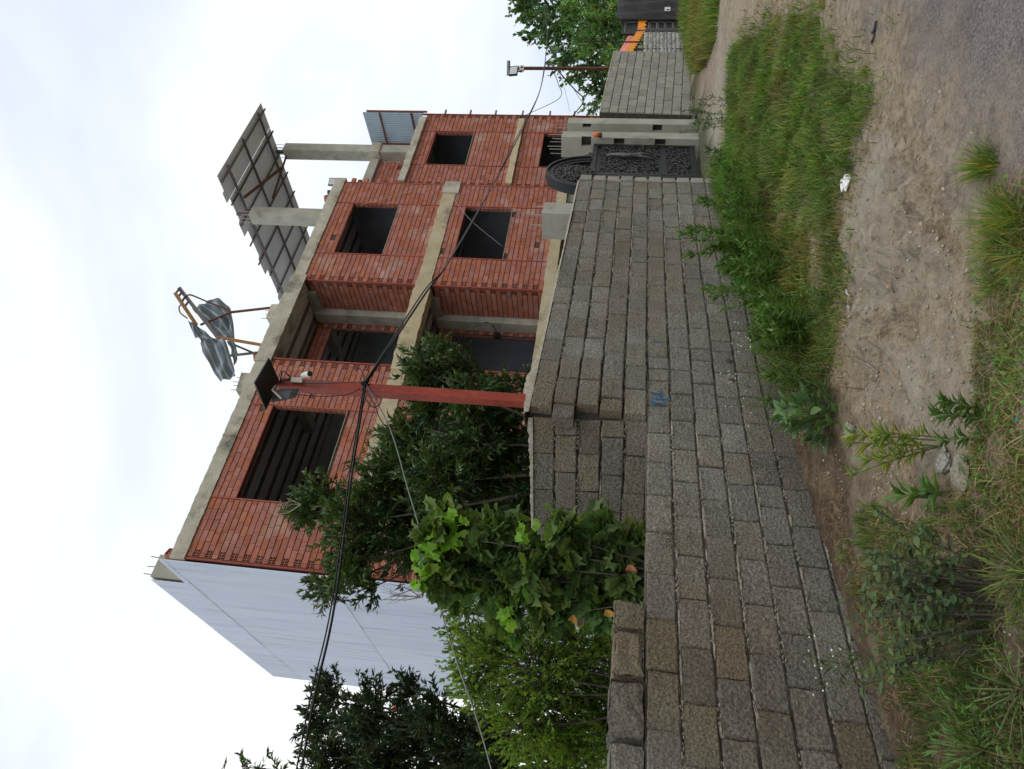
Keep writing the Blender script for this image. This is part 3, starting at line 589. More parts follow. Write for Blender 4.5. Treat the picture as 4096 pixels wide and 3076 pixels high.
# lumpy mortar cap
def cap(parent, s0, s1, z, hf, mt, y0=.0, y1=.2):
    n = int((s1-s0)/.022); b = MB(); vs = []
    for i in range(n+1):
        s = s0+(s1-s0)*i/n; h = max(.006, hf(s) + random.uniform(-.011, .009)); o = random.uniform(-.012, .006)
        vs += [(s, y0+o-.004, z-.006), (s, y0+o+.008, z+h*.75), (s, y0+.05, z+h), (s, y1-.03, z+h*random.uniform(.8, 1)), (s, y1, z-.006)]
    b.add(vs, [(i*5+k, i*5+5+k, i*5+6+k, i*5+1+k) for i in range(n) for k in range(4)]); return b.build('mortar_cap', mt, parent, smooth=True)
cap(W1, 3.05, WEND, Z0+5*CB-.008, lambda s: .012 + .075*math.exp(-((s-3.55)/.42)**2) + .02*float(fbm(np.array(s*3), np.array(2.), 3)), m_mortar)
# end pier, turned across the wall
for k in range(-7, 5):
    block(W1, WEND + .012, -.012 + random.gauss(0, .006), Z0 + k*CB + .008, .2, HB - .012, m_block2, dp=.2, tilt=random.gauss(0, .01))
    if random.random() < .6: MB().box((WEND-.02, -.018, Z0+k*CB-.01), (WEND+.01, .03, Z0+k*CB+.19), j=.008).build('mortar_patch', m_mortar, W1)
MB().box((WEND, .02, -.4), (WEND+.2, .18, Z0+5*CB-.01)).build('wall_core', m_mortar, W1)
# sprayed marks
def stroke(pts, wd=.011):
    b = MB(); L_ = [np.array(on_v(x, y, W1P, W1AZ)) for x, y in pts]; vs = []
    for i, p in enumerate(L_):
        d = L_[min(i+1, len(L_)-1)] - L_[max(i-1, 0)]; d = d/(np.linalg.norm(d)+1e-9); n = np.array([-d[1], d[0]]); k = wd*random.uniform(.8, 1.2)
        for sg in (-1, 1): q = p + n*k*sg; vs.append((q[0], -.019, q[1] + .0072*q[0]))
    b.add(vs, [(2*i, 2*i+1, 2*i+3, 2*i+2) for i in range(len(L_)-1)]); o = b.build('paint_mark', m_blue, W1); md = o.modifiers.new('s', 'SOLIDIFY'); md.thickness = .001; return o
cc = lambda x, y: (2050 + .5118*x, 1300 + .5118*y)
stroke([cc(1075, 545), cc(1110, 548), cc(1140, 560), cc(1165, 545), cc(1150, 532)]); stroke([cc(1072, 580), cc(1130, 590), cc(1235, 598)], .009); stroke([cc(1075, 612), cc(1110, 625), cc(1185, 640)]); stroke([cc(1080, 642), cc(1140, 628), cc(1195, 622)], .009); stroke([cc(1130, 560), cc(1160, 572), cc(1172, 558)], .008)
stroke([cc(1098, 143), cc(1165, 146)], .014)
for (x, y), r in (((1690, 295), .03), ((1712, 440), .025)):     # dark raised discs painting the shade of chipped holes
    s, z = on_v(*cc(x, y), W1P, W1AZ); MB().lathe([(r*1.3, -.014), (r*.5, -.02), (.002, -.0205)], 7, (s, 0, z + .0072*s), 1).build('hole_shade_disc', m_wcore, W1)
# rear block wall that bends away behind the low part
R_AZ = 110; RL = 2.3; e0 = np.array([-.235, 6.715]); dv = np.array([math.sin(math.radians(R_AZ)), math.cos(math.radians(R_AZ))]); RP = e0 - dv*RL
W2 = empty('rear_block_wall', (*RP, 0), math.radians(90-R_AZ), -.03)
tag(W2, 'grey block wall section bending back behind the low wall, left of the red pole', 'wall')
rows = []
for k in range(7):
    z = .73 + k*CB; s = -.2*(k % 2); rows.append((0, RL, z-.0135, .0135))
    while s < RL - .04:
        ln = .39 if not (k in (6, 3) and 2.3 < s < 2.7) else .2
        ln = min(ln*random.uniform(.98, 1.01), RL - s); block(W2, s+.003, random.gauss(0, .004), z, ln-.006, HB, m_block, tilt=random.gauss(0, .003)); s += ln
MB().box((0, .03, -.3), (RL, .19, .73+7*CB-.015)).build('wall_core', m_wcore, W2); mortar_lines(W2, rows, m_mortar)
crumbs(W2, rows, 900); cap(W2, 0, RL, .73+7*CB-.012, lambda s: .02 + .03*(s/RL)**3, m_mortar)
# loose blocks lying on the low wall
wt = lambda x, y: on_v(x, y, W1P, W1AZ)[0]
LB = [((2450, 2500), (2450, 2385), .2, 'small broken concrete block at the right end of the loose row on the low wall'),
      ((2450, 2690), (2450, 2505), .19, 'reddish chipped concrete block on the low wall, second from the right end'),
      ((2450, 2940), (2450, 2700), .205, 'thick rounded concrete block standing on the low wall beside a wide gap'),
      ((2450, 3190), (2450, 2950), .19, 'leftmost loose concrete block on the low wall, cut by the picture edge')]
for i, (a, b_, h, lab) in enumerate(LB):
    s0, s1 = wt(*a), wt(*b_); mb = MB(); n = 9; vs = []
    bmsh = blockmesh(max(.15, s1-s0-.03), h, .18, 50+i, m_block, ck=.03)
    for v in bmsh.vertices: v.co = v.co + Vector((random.uniform(-.008, .008), random.uniform(-.01, .006), random.uniform(-.012, .006))); r_ = random.Random(i)
    p, d = frame(W1P, W1AZ); pos = p + d*s0
    o = link('loose_block', bmsh, None, None, (pos[0], pos[1], Z0 - .0072*s0 + .004), (0, random.uniform(-.02, .02), math.radians(90-W1AZ) + random.uniform(-.05, .05)))
    tag(o, lab, 'concrete block', 'loose blocks on the low wall')
# second wall beyond the gate
W3P, W3AZ = (6.95, 18.35), 44.8
W3 = empty('far_block_wall', (*W3P, 0), math.radians(90-W3AZ), .045); tag(W3, 'pale grey concrete block wall beyond the gate pillars, below the thin lamp pole', 'wall')
rows = []; H3 = .222
for k in range(10):
    z = .07 + k*H3; s = -.2*(k % 2); rows.append((0, 4.1, z-.014, .014))
    while s < 4.1:
        ln = .4*random.uniform(.98, 1.02)
        if s + ln > 4.1: ln = 4.1 - s
        s_ = max(s, 0)
        if s + ln - s_ > .05: block(W3, s_+.003, random.gauss(0, .004), z, s+ln-s_-.006, H3-.014, m_block2, tilt=random.gauss(0, .003))
        s += ln
MB().box((0, .03, -.3), (4.1, .19, .07+10*H3-.02)).build('wall_core', m_wcore, W3); mortar_lines(W3, rows, m_mortar); cap(W3, 0, 4.1, .07+10*H3-.014, lambda s: .03, m_mortar)
for i in range(34):                                             # footing of small upright bricks
    MB().box((i*.12+.004, -.015, -.25), (i*.12+.112, .06, .052), j=.004).build('footing_brick', m_block2, W3)

# ------------------------------------------------------------------ gate pillars and gate
GAZ = 37.0; GR = math.radians(90-GAZ)
def pillar(name, p, lab, hz, hs=(), w=.46, dp=.42, reb=6, sx=1):
    """p: near-left bottom corner of the face turned to the camera; local x along the gate, y inward"""
    o = empty(name, (p[0], p[1], 0), GR); tag(o, lab, 'pillar', 'concrete gate pillars')
    b = MB(); b.holes(0, dp, -.1, hz, [], 0, w, .5); b2 = MB()
    # jamb face (looks back along the gate, to the camera) is built with pockets
    xs = MB(); xs.holes(0, w, -.1, hz, hs, 0, .09, .5)
    body = MB(); body.box((.09, 0, -.1), (dp, w, hz), .5)
    for v, f in ((xs.v, xs.f),): body.add([(q[1], w - q[0], q[2]) for q in v], f, .5)
    shaft = body.build('shaft', m_conc2, o, bevel=.01)
    if reb:
        for i in range(reb): x_, y_ = .06 + (dp-.12)*(i % 2), .06 + (w-.12)*(i//2)/max(1, reb//2-1); MB().tube([(x_, y_, hz-.03), (x_+random.uniform(-.02, .02), y_, hz+random.uniform(.18, .32))], .008, 5).build('rebar', m_rebarp, shaft)
    for h in hs: MB().box((.085, w-h[1]+.01, h[2]+.01), (.0895, w-h[0]-.01, h[3]-.01)).build('pocket_shade', m_hollowd, o)  # dark panel on each pocket's back, shade put in as colour
    return o
PR = np.array([5.62, 16.28]); gd = np.array([math.sin(math.radians(GAZ)), math.cos(math.radians(GAZ))]); gn = np.array([gd[1], -gd[0]])
# near right pillar: jamb pockets (w measured from the street side)
P2 = pillar('gate_pillar', (PR[0], PR[1]), 'near concrete gate pillar carrying the orange beacon, right of the black gate', 3.03, [(.3, .45, 1.62, 1.86), (.3, .45, .72, .96), (.26, .46, 2.36, 2.58)])
P1 = pillar('gate_pillar', tuple(PR + gd*.95 + gn*.02), 'far concrete gate pillar touching the pale block wall', 2.98, [(.36, .45, 2.42, 2.62), (.3, .45, .78, 1.0)])
PLp = PR - gd*4.2 - gn*.0
P3 = pillar('gate_pillar', tuple(PLp), 'left concrete gate pillar rising behind the end of the block wall', 3.0, [], w=.5, dp=.5)
bc = empty('beacon_light', (*(PR - gd*.08 - gn*.33 + gn*.46), 2.1), GR)
bc.location = (*(PR - gd*.07 - gn*(-.08)), 2.12); tag(bc, 'small orange warning beacon on the near gate pillar', 'beacon light')
MB().lathe([(.055, 0), (.055, .06)], 14).build('base', m_dark, bc); MB().lathe([(.05, .061), (.05, .14), (.035, .19), (.01, .205)], 14).build('lens', m_orange, bc, smooth=True)
MB().bar((0, 0, .03), (.08, 0, .03), .05).build('bracket', m_dark, bc)
# gate: two leaves with arched crest and medallion; local x along, y inward
GT = empty('ornate_gate', (*(PLp + gd*.5 - gn*.16), 0), GR); tag(GT, 'black ornate metal driveway gate with round crest and silver relief figure', 'gate')
GL = 3.7
for x0, x1 in ((.0, GL/2-.01), (GL/2+.01, GL)):
    lf = MB().box((x0, .02, .12), (x1, .04, 2.25)).build('leaf', m_gate, GT)
    for a, c in (((x0, -.02, .1), (x0+.09, .06, 2.3)), ((x1-.09, -.02, .1), (x1, .06, 2.3)), ((x0, -.021, .1), (x1, .061, .22)), ((x0, -.021, .72), (x1, .061, .84)), ((x0, -.021, 2.2), (x1, .061, 2.3))): MB().box(a, c).build('frame_rail', m_gate, lf)
# crest: stepped arch
def arch(r0, r1, y0, y1, cx=GL/2, cz=2.3, n=28):
    b = MB(); vs = []
    for i in range(n+1):
        a = math.pi*i/n
        for r_ in (r0, r1):
            for y_ in (y0, y1): vs.append((cx+r_*math.cos(a), y_, cz+r_*math.sin(a)*1.02))
    fs = []
    for i in range(n):
        q = i*4; fs += [(q, q+4, q+6, q+2), (q+1, q+3, q+7, q+5), (q+2, q+6, q+7, q+3), (q, q+1, q+5, q+4)]
    b.add(vs, fs); return b
arch(0.0, .78, .015, .035).build('crest_panel', m_gate, GT); arch(.72, .82, -.06, .06).build('crest_rim', m_gate, GT); arch(.62, .68, -.05, .05).build('crest_rim', m_gate, GT); arch(.82, .86, -.1, .1).build('crest_rim', m_gate, GT)
for i, q in enumerate((.86, 1.0, 1.14)):
    for sg in (-1, 1): MB().box((GL/2+sg*q-.06, -.05, 2.28), (GL/2+sg*q+.06, .06, 2.52-.07*i)).build('crest_step', m_gate, GT)
med = MB().lathe([(.46, -.03), (.46, .0), (.5, .01)], 32, (GL/2, .0, 2.62), 1).build('medallion', m_gate, GT)
def scroll(c, r, y, ph, sg, tw=.011, turns=1.4):
    n = 13; return [(c[0]+sg*r*(1-.72*i/n)*math.cos(ph+turns*2*math.pi*i/n), y - .012*math.sin(i), c[1]+r*(1-.72*i/n)*math.sin(ph+turns*2*math.pi*i/n)) for i in range(n)]
b = MB()
for x0, x1, z0, z1, st in ((.12, GL/2-.1, .87, 2.18, .17), (GL/2+.1, GL-.12, .87, 2.18, .17), (.12, GL/2-.1, .25, .69, .16), (GL/2+.1, GL-.12, .25, .69, .16)):
    x_ = x0 + st/2
    while x_ < x1:
        z_ = z0 + st/2
        while z_ < z1:
            b.tube(scroll((x_+random.uniform(-.03, .03), z_+random.uniform(-.03, .03)), st*random.uniform(.42, .6), -.004, random.uniform(0, 6.28), random.choice((-1, 1))), [.015 - .0006*i for i in range(13)], 5)
            z_ += st*.92
        x_ += st
tag(b.build('scrollwork', m_gorn, GT, smooth=True), kind='stuff')
b = MB()
for i in range(70):
    a = random.uniform(0, 6.28); q = .42*math.sqrt(random.random()); b.tube(scroll((GL/2+q*math.cos(a), 2.62+q*math.sin(a)), random.uniform(.05, .09), -.045, random.uniform(0, 6.28), 1, turns=1), [.013]*13, 5)
tag(b.build('scrollwork', m_gorn, med, smooth=True), kind='stuff')
for cx_ in (GL*.27, GL*.76):                                    # raised relief figure on each leaf
    b = MB(); b.tube([(cx_-.1, -.04, 1.0), (cx_-.04, -.07, 1.18), (cx_+.02, -.08, 1.4), (cx_-.02, -.085, 1.6), (cx_+.02, -.08, 1.75), (cx_+.06, -.07, 1.9), (cx_+.01, -.06, 1.98)], [.015, .032, .05, .055, .045, .035, .014], 10)
    b.tube([(cx_, -.08, 1.72), (cx_+.12, -.08, 1.68), (cx_+.15, -.07, 1.52)], [.04, .028, .015], 8); b.tube([(cx_+.02, -.08, 1.36), (cx_+.13, -.08, 1.22), (cx_+.1, -.06, 1.04)], [.05, .03, .016], 8)
    b.build('relief_figure', m_silver, GT, smooth=True)

# ------------------------------------------------------------------ lamp poles, camera, cables
def lamp_pole(base, top, wd, lab, plate, mt):
    o = empty('lamp_pole', base); tag(o, lab, 'lamp pole', 'square steel lamp poles')
    t = np.array(top) - np.array(base); MB().bar((0, 0, 0), t, wd, wd, up=(math.sin(.9), math.cos(.9), 0)).build('shaft', mt, o, bevel=.004)
    return o, t
ptop = D(1120, 1538, 6.95); pbot = D(2160, 1608, 6.95); pv = (pbot-ptop); base = pbot + pv*((pbot[2]+.2)/-pv[2]) if pv[2] else pbot
LP1, t = lamp_pole(tuple(base), tuple(ptop), .098, 'tall red square steel pole standing behind the block wall', True, m_polered)
# dark square rain plate on top (tilted)
pl = MB(); c5 = lambda x, y: (900+.3165*x, 1400+.3165*y)
corn = [G(*c5(560, 100), ptop[2]+.02), G(*c5(690, 395), ptop[2]+.02), G(*c5(520, 760), ptop[2]+.02), G(*c5(378, 415), ptop[2]+.02)]
corn = [q - base for q in corn]; up_ = np.array([0, 0, .012]); pl.add([*corn, *[q+up_ for q in corn]], [(0, 1, 2, 3), (7, 6, 5, 4), (0, 4, 5, 1), (1, 5, 6, 2), (2, 6, 7, 3), (3, 7, 4, 0)]); pl.build('rain_plate', m_dark, LP1)
fl = empty('floodlight', tuple(D(*c5(720, 570), 6.8))); tag(fl, 'dark floodlight hanging under the plate of the tall red pole', 'floodlight')
rel = lambda x, y, d, o: D(*c5(x, y), d) - np.array(o.location)
b = MB(); A = [rel(600, 520, 6.75, fl), rel(840, 510, 6.75, fl), rel(800, 625, 6.6, fl), rel(585, 660, 6.6, fl)]; off = np.array([.02, .1, -.03]); b.add([*A, *[q+off for q in A]], [(0, 1, 2, 3), (7, 6, 5, 4), (0, 4, 5, 1), (1, 5, 6, 2), (2, 6, 7, 3), (3, 7, 4, 0)]); b.build('housing', m_dark, fl)
b = MB(); b.tube([rel(640, 450, 6.8, fl), rel(600, 505, 6.62, fl), rel(715, 615, 6.55, fl)], .009); b.build('bracket', m_rebarp, fl)
b = MB()
for i in range(9): b.bar(rel(590+i*22, 655-i*3.6, 6.585, fl), rel(586+i*22, 630-i*3.6, 6.6, fl), .006)
b.build('cooling_fins', m_dark, fl)
sc = empty('security_camera', tuple(D(*c5(920, 385), 6.9))); tag(sc, 'white bullet security camera on the side of the tall red pole', 'security camera')
b = MB(); b.bar(rel(840, 375, 6.9, sc), rel(985, 385, 6.9, sc), .045, .05); b.build('junction_box', m_white, sc, bevel=.006)
b = MB(); p, q = rel(975, 325, 6.85, sc), rel(1065, 300, 6.8, sc); b.tube([p, p+(q-p)*.15, q], [.02, .026, .028], 14); b.build('body', m_white, sc, smooth=False)
MB().tube([q, q+(q-p)*.12], .026, 14).build('lens_hood', m_dark, sc); MB().tube([rel(950, 365, 6.9, sc), rel(985, 335, 6.86, sc)], .01).build('arm', m_white, sc)
b = MB(); b.tube([rel(690, 430, 6.9, sc), rel(725, 265, 6.85, sc), rel(760, 275, 6.85, sc), rel(835, 355, 6.9, sc)], .006, 5); b.tube([rel(700, 390, 6.9, sc), rel(800, 375, 6.88, sc), rel(850, 370, 6.9, sc)], .012, 5); b.build('lead', m_black, sc)
# far pole
c6 = lambda x, y: (1900+.4521*x, .4521*y)
f0 = D(*c6(1222, 607), 21.6); f1 = D(*c6(330, 604), 21.3); fv = f0-f1; fb = f0 + fv*(f0[2]/-fv[2])
LP2, t = lamp_pole(tuple(fb), tuple(f1), .075, 'thin dark red lamp pole above the far pale block wall', False, m_rust)
b = MB(); A = [D(*c6(295, 535), 21.5)-fb, D(*c6(312, 535), 21.2)-fb, D(*c6(312, 665), 21.2)-fb, D(*c6(292, 670), 21.5)-fb]; b.add([*A, *[q+np.array([0, 0, .04]) for q in A]], [(0, 1, 2, 3), (7, 6, 5, 4), (0, 4, 5, 1), (1, 5, 6, 2), (2, 6, 7, 3), (3, 7, 4, 0)]); b.build('rain_plate', m_dark, LP2)
def flood(name, P, lab, sz, yaw, pitch, parent=None):
    o = empty(name, tuple(P)); o.rotation_euler = (pitch, 0, yaw); tag(o, lab, 'floodlight'); w_, h_ = sz
    MB().box((-w_/2, .012, -h_/2), (w_/2, .07, h_/2)).build('housing', m_dark, o, bevel=.006); MB().box((-w_/2+.02, .004, -h_/2+.02), (w_/2-.02, .011, h_/2-.02)).build('lamp_glass', m_glass, o)
    for a in ((-w_/2, 0, -h_/2), (w_/2-.018, 0, -h_/2)): MB().box(a, (a[0]+.018, .03, h_/2)).build('bezel', m_dark, o)
    MB().bar((0, .05, -h_/2), (0, .09, -h_/2-.12), .03).build('bracket', m_dark, o); return o
flood('floodlight', D(*c6(340, 620), 21.0), 'square floodlight on the thin far lamp pole', (.34, .25), .45, -.1)
o = empty('security_camera', tuple(D(*c6(415, 603), 21.1))); tag(o, 'small white camera under the floodlight of the thin far pole', 'security camera'); MB().box((-.07, -.05, -.06), (.07, .08, .07)).build('housing', m_white, o, bevel=.01); MB().lathe([(.035, -.06), (.03, -.052)], 12, (0, 0, 0), 1).build('lens', m_dark, o)
c1 = lambda x, y: (600+.5116*x, 350+.5116*y)
def sag(P, Q, k, n=14):
    P = np.array(P); Q = np.array(Q); return [P+(Q-P)*i/n + np.array([0, 0, -4*k*(i/n)*(1-i/n)]) for i in range(n+1)]
def cable(pts, r, lab, mt=m_black, name='cable', n=5):
    return tag(MB().tube(pts, r, n).build(name, mt, None, smooth=True), lab, 'cable', None)
def spline(P, n=8):
    P = [np.array(p) for p in P]; P = [2*P[0]-P[1]] + P + [2*P[-1]-P[-2]]; out = []
    for i in range(1, len(P)-2):
        for j in range(n):
            t_ = j/n; a, b_, c_, d_ = P[i-1:i+3]; out.append(.5*((2*b_)+(-a+c_)*t_+(2*a-5*b_+4*c_-d_)*t_**2+(-a+3*b_-3*c_+d_)*t_**3))
    return out + [P[-2]]
K1 = D(1463, 1533, 6.82); K2 = D(*c6(620, 558), 21.2)
LEFT = [K1, D(1407, 1900, 6.6), D(1336, 2431, 6.1), D(1258, 2785, 5.75), D(1205, 3076, 5.5), D(1120, 3500, 5.1)]
up1 = np.array([0, 0, .022])
cable(spline(LEFT), .011, 'thickest black cable running left from the red pole past the white cladding')
cable(spline([p + up1*(1+i*.25) + np.array([.0, .02, 0]) for i, p in enumerate(LEFT)]), .007, 'thin black cable twinned just above the thick one, left of the red pole')
R1 = [K1, D(1703, 1172, 9.2), D(1792, 1050, 10.3), D(1960, 760, 13.2), D(2060, 575, 15.8), D(2154, 380, 18.8), K2]
cable(spline(R1), .013, 'thickest black cable running right from the red pole across the brick front')
cable(spline([p + np.array([0, 0, .03*math.sin(i*1.9)]) + np.array([.02, 0, 0]) for i, p in enumerate(R1)]), .009, 'thinner black cable twisted along the thick one across the brick front')
LOW = [K1, D(1560, 1715, 6.7), D(1630, 1950, 6.4), D(1700, 2190, 6.1), D(1768, 2455, 5.8), D(1835, 2670, 5.5), D(1905, 2870, 5.2), D(1965, 3076, 5.0), D(2080, 3500, 4.6)]
cable(spline(LOW), .006, 'thin grey cable sloping from the red pole down to the left past the shrubs', m_cabgrey)
for i, (P_, lab) in enumerate((([(1463, 1533, 6.8), (1420, 1528, 6.84), (1300, 1534, 6.85), (1210, 1532, 6.88)], 'thin lead along the red pole up to the white camera'),
      ([(1440, 1555, 6.78), (1380, 1580, 6.72), (1270, 1585, 6.68), (1160, 1575, 6.64)], 'slack lead looping up to the floodlight on the red pole'),
      ([(1463, 1533, 6.78), (1500, 1580, 6.7), (1525, 1595, 6.68), (1515, 1620, 6.66), (1490, 1628, 6.66), (1465, 1600, 6.7), (1450, 1560, 6.76), (1463, 1535, 6.78)], 'coil of spare black cable tied to the red pole'),
      ([(1452, 1540, 6.78), (1480, 1590, 6.7), (1500, 1625, 6.68), (1530, 1690, 6.68), (1620, 1790, 6.9), (1700, 1860, 7.3), (1760, 1960, 7.8)], 'thin cable from the red pole into the dark evergreen tree'),
      ([(1463, 1533, 6.78), (1455, 1505, 6.76), (1445, 1480, 6.76), (1430, 1474, 6.76), (1422, 1486, 6.76)], 'short hooked cable end above the knot on the red pole'))):
    cable(spline([D(*q) for q in P_]), .0045 if i != 2 else .0055, lab)
b = MB()
for i in range(5): b.tube([K1 + np.array([random.uniform(-.03, .03), random.uniform(-.06, .02), random.uniform(-.05, .05)]) for _ in range(5)], .008, 5)
tag(b.build('cable_knot', m_black, None, smooth=True), 'black cable knot strapped to the red pole', 'cable knot')
bwl = lambda s, y, z: np.array(bw @ Vector((s, y, z)))
for P_, r, lab in (([K2, D(*c6(640, 300), 24), D(*c6(625, 160), 27), D(*c6(600, -150), 31)], .014, 'upper black cable running right from the far pole into the trees'),
      ([K2, D(*c6(720, 470), 23), D(*c6(860, 320), 26), D(*c6(1030, 110), 29), D(*c6(1150, -80), 32)], .016, 'lower black cable sloping right from the far pole into the trees'),
      ([K2, D(*c6(700, 590), 20.6), D(*c6(780, 680), 20.5), D(*c6(880, 790), 21), D(*c6(960, 890), 22), bwl(16.0, WY, 3.35)], .018, 'thick bundle of cables drooping from the far pole to the brick wing'),
      ([K2, D(*c6(720, 610), 20.8), D(*c6(860, 770), 20.8), D(*c6(930, 880), 21.8), D(*c6(1005, 990), 24.3)], .007, 'thin cable drooping just under the thick bundle beside the brick wing'),
      ([K2, D(*c6(680, 620), 20.6), D(*c6(735, 740), 21), D(*c6(745, 870), 22.5), bwl(16.0, WY, 4.9)], .01, 'single black cable curving from the far pole to the middle of the wing'),
      ([K2, D(*c6(740, 650), 20.7), D(*c6(790, 780), 21.5), D(*c6(840, 985), 24.2)], .005, 'very thin cable between the far pole and the wing edge')):
    cable(spline(P_), r, lab)
cable(spline([bwl(11.1, -.05, 9.2), bwl(11.6, -.1, 8.1), bwl(11.95, -.08, 7.2), bwl(12.05, -.06, 6.86)]), .0035, 'thin white wire hanging from the upper right window to the middle beam', m_white)
cable(spline([bwl(12.05, -.06, 6.86), bwl(11.4, -.05, 6.4), bwl(10.6, -.02, 5.8), bwl(9.9, .3, 4.8)]), .003, 'thin white wire crossing the lower right window', m_white)

# ------------------------------------------------------------------ things on the roof
CP = empty('steel_canopy', tuple(bw @ Vector((11.7, -.5, 13.75)))); CP.rotation_euler = (0, 0, math.radians(36.9)); tag(CP, 'dark steel framed sheet canopy standing on columns above the roof', 'canopy')
strips = [(0, .95, 0), (.95, 2.4, .12), (2.4, 4.3, .3), (4.3, 6.4, .42), (6.4, 8.2, .5)]      # sheet lengths, stepped at the left edge
for y0, y1, st in strips:
    n = int((y1-y0)/.09*2); vs = []
    for i in range(n+1):
        y = y0+(y1-y0)*i/n
        for x in (-.0 + st - (.12 if i > n*.6 else 0), 2.0, 3.95): vs.append((x, y, .03 + (.014 if i % 2 else 0) + y*.012))
    b = MB(); b.add(vs, [(i*3+k, i*3+k+1, i*3+k+4, i*3+k+3) for i in range(n) for k in range(2)], random.random()); o = b.build('roof_sheet', m_canopy, CP); md = o.modifiers.new('s', 'SOLIDIFY'); md.thickness = .004
for i in range(10): y = .25 + i*.85; MB().bar((-.02 + .35*(y > 4), y, -.02+y*.012), (3.98, y, -.02+y*.012), .035, .05).build('purlin', m_purlin, CP)
for x in (.55, 1.9, 3.35): MB().bar((x, -.02, -.08), (x, 8.2, .02), .045, .07).build('rafter', m_purlin, CP)
MB().bar((.5, 1.2, -.2), (3.4, 2.2, -.14), .07, .07).build('tie_beam', m_rust, CP); MB().bar((3.7, 1.75, -.36), (3.7, 1.75, 0), .1).build('post', m_purlin, CP); MB().bar((.05, 1.5, -.55), (.05, 1.5, 0), .08).build('post', m_purlin, CP)
MB().bar((3.6, 1.8, -.4), (2.2, 2.6, -.08), .05).build('brace', m_rust, CP)
o = flood('floodlight', bw @ Vector((12.42, .15, 10.52)), 'small square floodlight on the roof corner above the toothed bricks', (.26, .24), math.radians(20), 0)
o = empty('speaker_box', tuple(bw @ Vector((11.95, .2, 10.33)))); o.rotation_euler = (0, 0, .6); tag(o, 'small dark cylinder fixture on the roof edge beside the corner floodlight', 'fixture'); MB().lathe([(.06, 0), (.07, .16), (.075, .2), (.05, .21)], 14).build('body', m_dark, o)
for s, z, lab in ((5.35, 10.34, 'loose hollow brick standing on the roof edge near the yellow hoist leg'), (-.02, 10.34, 'loose red brick on the roof corner beside the white cladding'), (11.6, 10.34, 'broken brick piece on the roof edge near the right corner')):
    b, mi, cch = brick_mesh('hollow', .165, .1366, 1); me = b.mesh('loose_brick', m_brick); me.materials.append(m_hollow); me.polygons.foreach_set('material_index', mi)
    P_ = bw @ Vector((s, .06, z)); o = link('loose_brick', me, None, None, P_, (0, 0, math.radians(36.9) + .5)); tag(o, lab, 'brick'); o.scale = (1.2, 2.6, 1.5)
HO = empty('roof_hoist', tuple(bw @ Vector((6.2, .3, 10.33)))); HO.rotation_euler = (0, 0, math.radians(36.9)); tag(HO, 'yellow and rusty builders hoist frame with a twin beam arm on the roof edge', 'hoist')
hp = lambda x, y, yo=.3: np.array([*(lambda q: (q[0]-6.2, yo-.3, q[1]-10.33))(on_v(650+.2713*x, 1100+.2713*y, tuple(np.array(BLD.location)[:2] + yo*np.array([-.6004, .7997])), 53.1))])
MB().bar(hp(800, 915), hp(1480, 1035), .06).build('leg', m_yellow, HO); MB().bar(hp(960, 555, .6), hp(1712, 470, .6), .05).build('leg', m_rust, HO)
MB().bar(hp(900, 1200, .9), hp(1432, 1140, .9), .05).build('leg', m_purlin, HO); MB().bar(hp(1070, 1035, .6), hp(1325, 1142, .9), .04).build('brace', m_purlin, HO)
MB().bar(hp(245, 190, .1), hp(800, 900, .32), .05, .1).build('arm', m_purlin, HO); MB().bar(hp(185, 265, .0), hp(500, 735, .25), .05, .09).build('arm', m_yellow, HO)
for t_ in (.02, .14, .3, .45): p = hp(245, 190, .1); q = hp(800, 900, .32); p2 = hp(185, 265, .0); q2 = hp(500, 735, .25); MB().bar(p+(q-p)*t_*.6, p2+(q2-p2)*t_, .04).build('arm_spacer', m_purlin, HO)
MB().tube(spline([hp(345, 320, .1), hp(380, 295, .2), hp(450, 305, .3), hp(700, 410, .4), hp(1000, 520, .5)]), .022, 6).build('stay', m_rust, HO)
MB().tube(spline([hp(270, 440, .0), hp(245, 480, .0), hp(265, 560, .0), hp(370, 640, .1)]), .018, 6).build('stay', m_rust, HO)
MB().bar(hp(560, 735, .25), hp(1030, 540, .5), .045).build('brace', m_rust, HO)
# tarp: draped sheet with pale stripes, built as a folded strip
TP = empty('tarpaulin', tuple(HO.location)); TP.rotation_euler = HO.rotation_euler; tag(TP, 'torn grey blue striped tarpaulin flapping on the roof hoist', 'tarpaulin')
def drape(rowsL, rowsR, y0, y1, parent, nst=9, nacc=12):
    Ls = spline([hp(*p, y0) for p in rowsL], 6); Rs = spline([hp(*p, y1) for p in rowsR], 6); n = min(len(Ls), len(Rs)); vs = []; fs = [[], []]
    for i in range(n):
        for j in range(nacc+1):
            t_ = j/nacc; p = Ls[i]*(1-t_) + Rs[i]*t_; p = p + np.array([0, .05*math.sin(t_*9 + i*.5) + .035*math.sin(i*1.1 + t_*4), .015*math.sin(t_*12+i)]); vs.append(p)
    A_ = MB(); A_.add(vs, [(i*(nacc+1)+j, i*(nacc+1)+j+1, (i+1)*(nacc+1)+j+1, (i+1)*(nacc+1)+j) for i in range(n-1) for j in range(nacc)], .4)
    me = A_.mesh('tarp_sheet', m_tarp, True); me.materials.append(m_tstripe); me.polygons.foreach_set('material_index', [1 if (j % 4) == 2 else 0 for i in range(n-1) for j in range(nacc)])
    o = link('tarp_sheet', me, None, parent); md = o.modifiers.new('u', 'SUBSURF'); md.levels = md.render_levels = 1; return o
drape([(370, 650), (470, 910), (560, 960), (560, 1050), (700, 1330), (840, 1560)], [(500, 740), (640, 850), (790, 930), (930, 980), (1040, 1340), (1090, 1520)], .1, .3, TP, nacc=12)
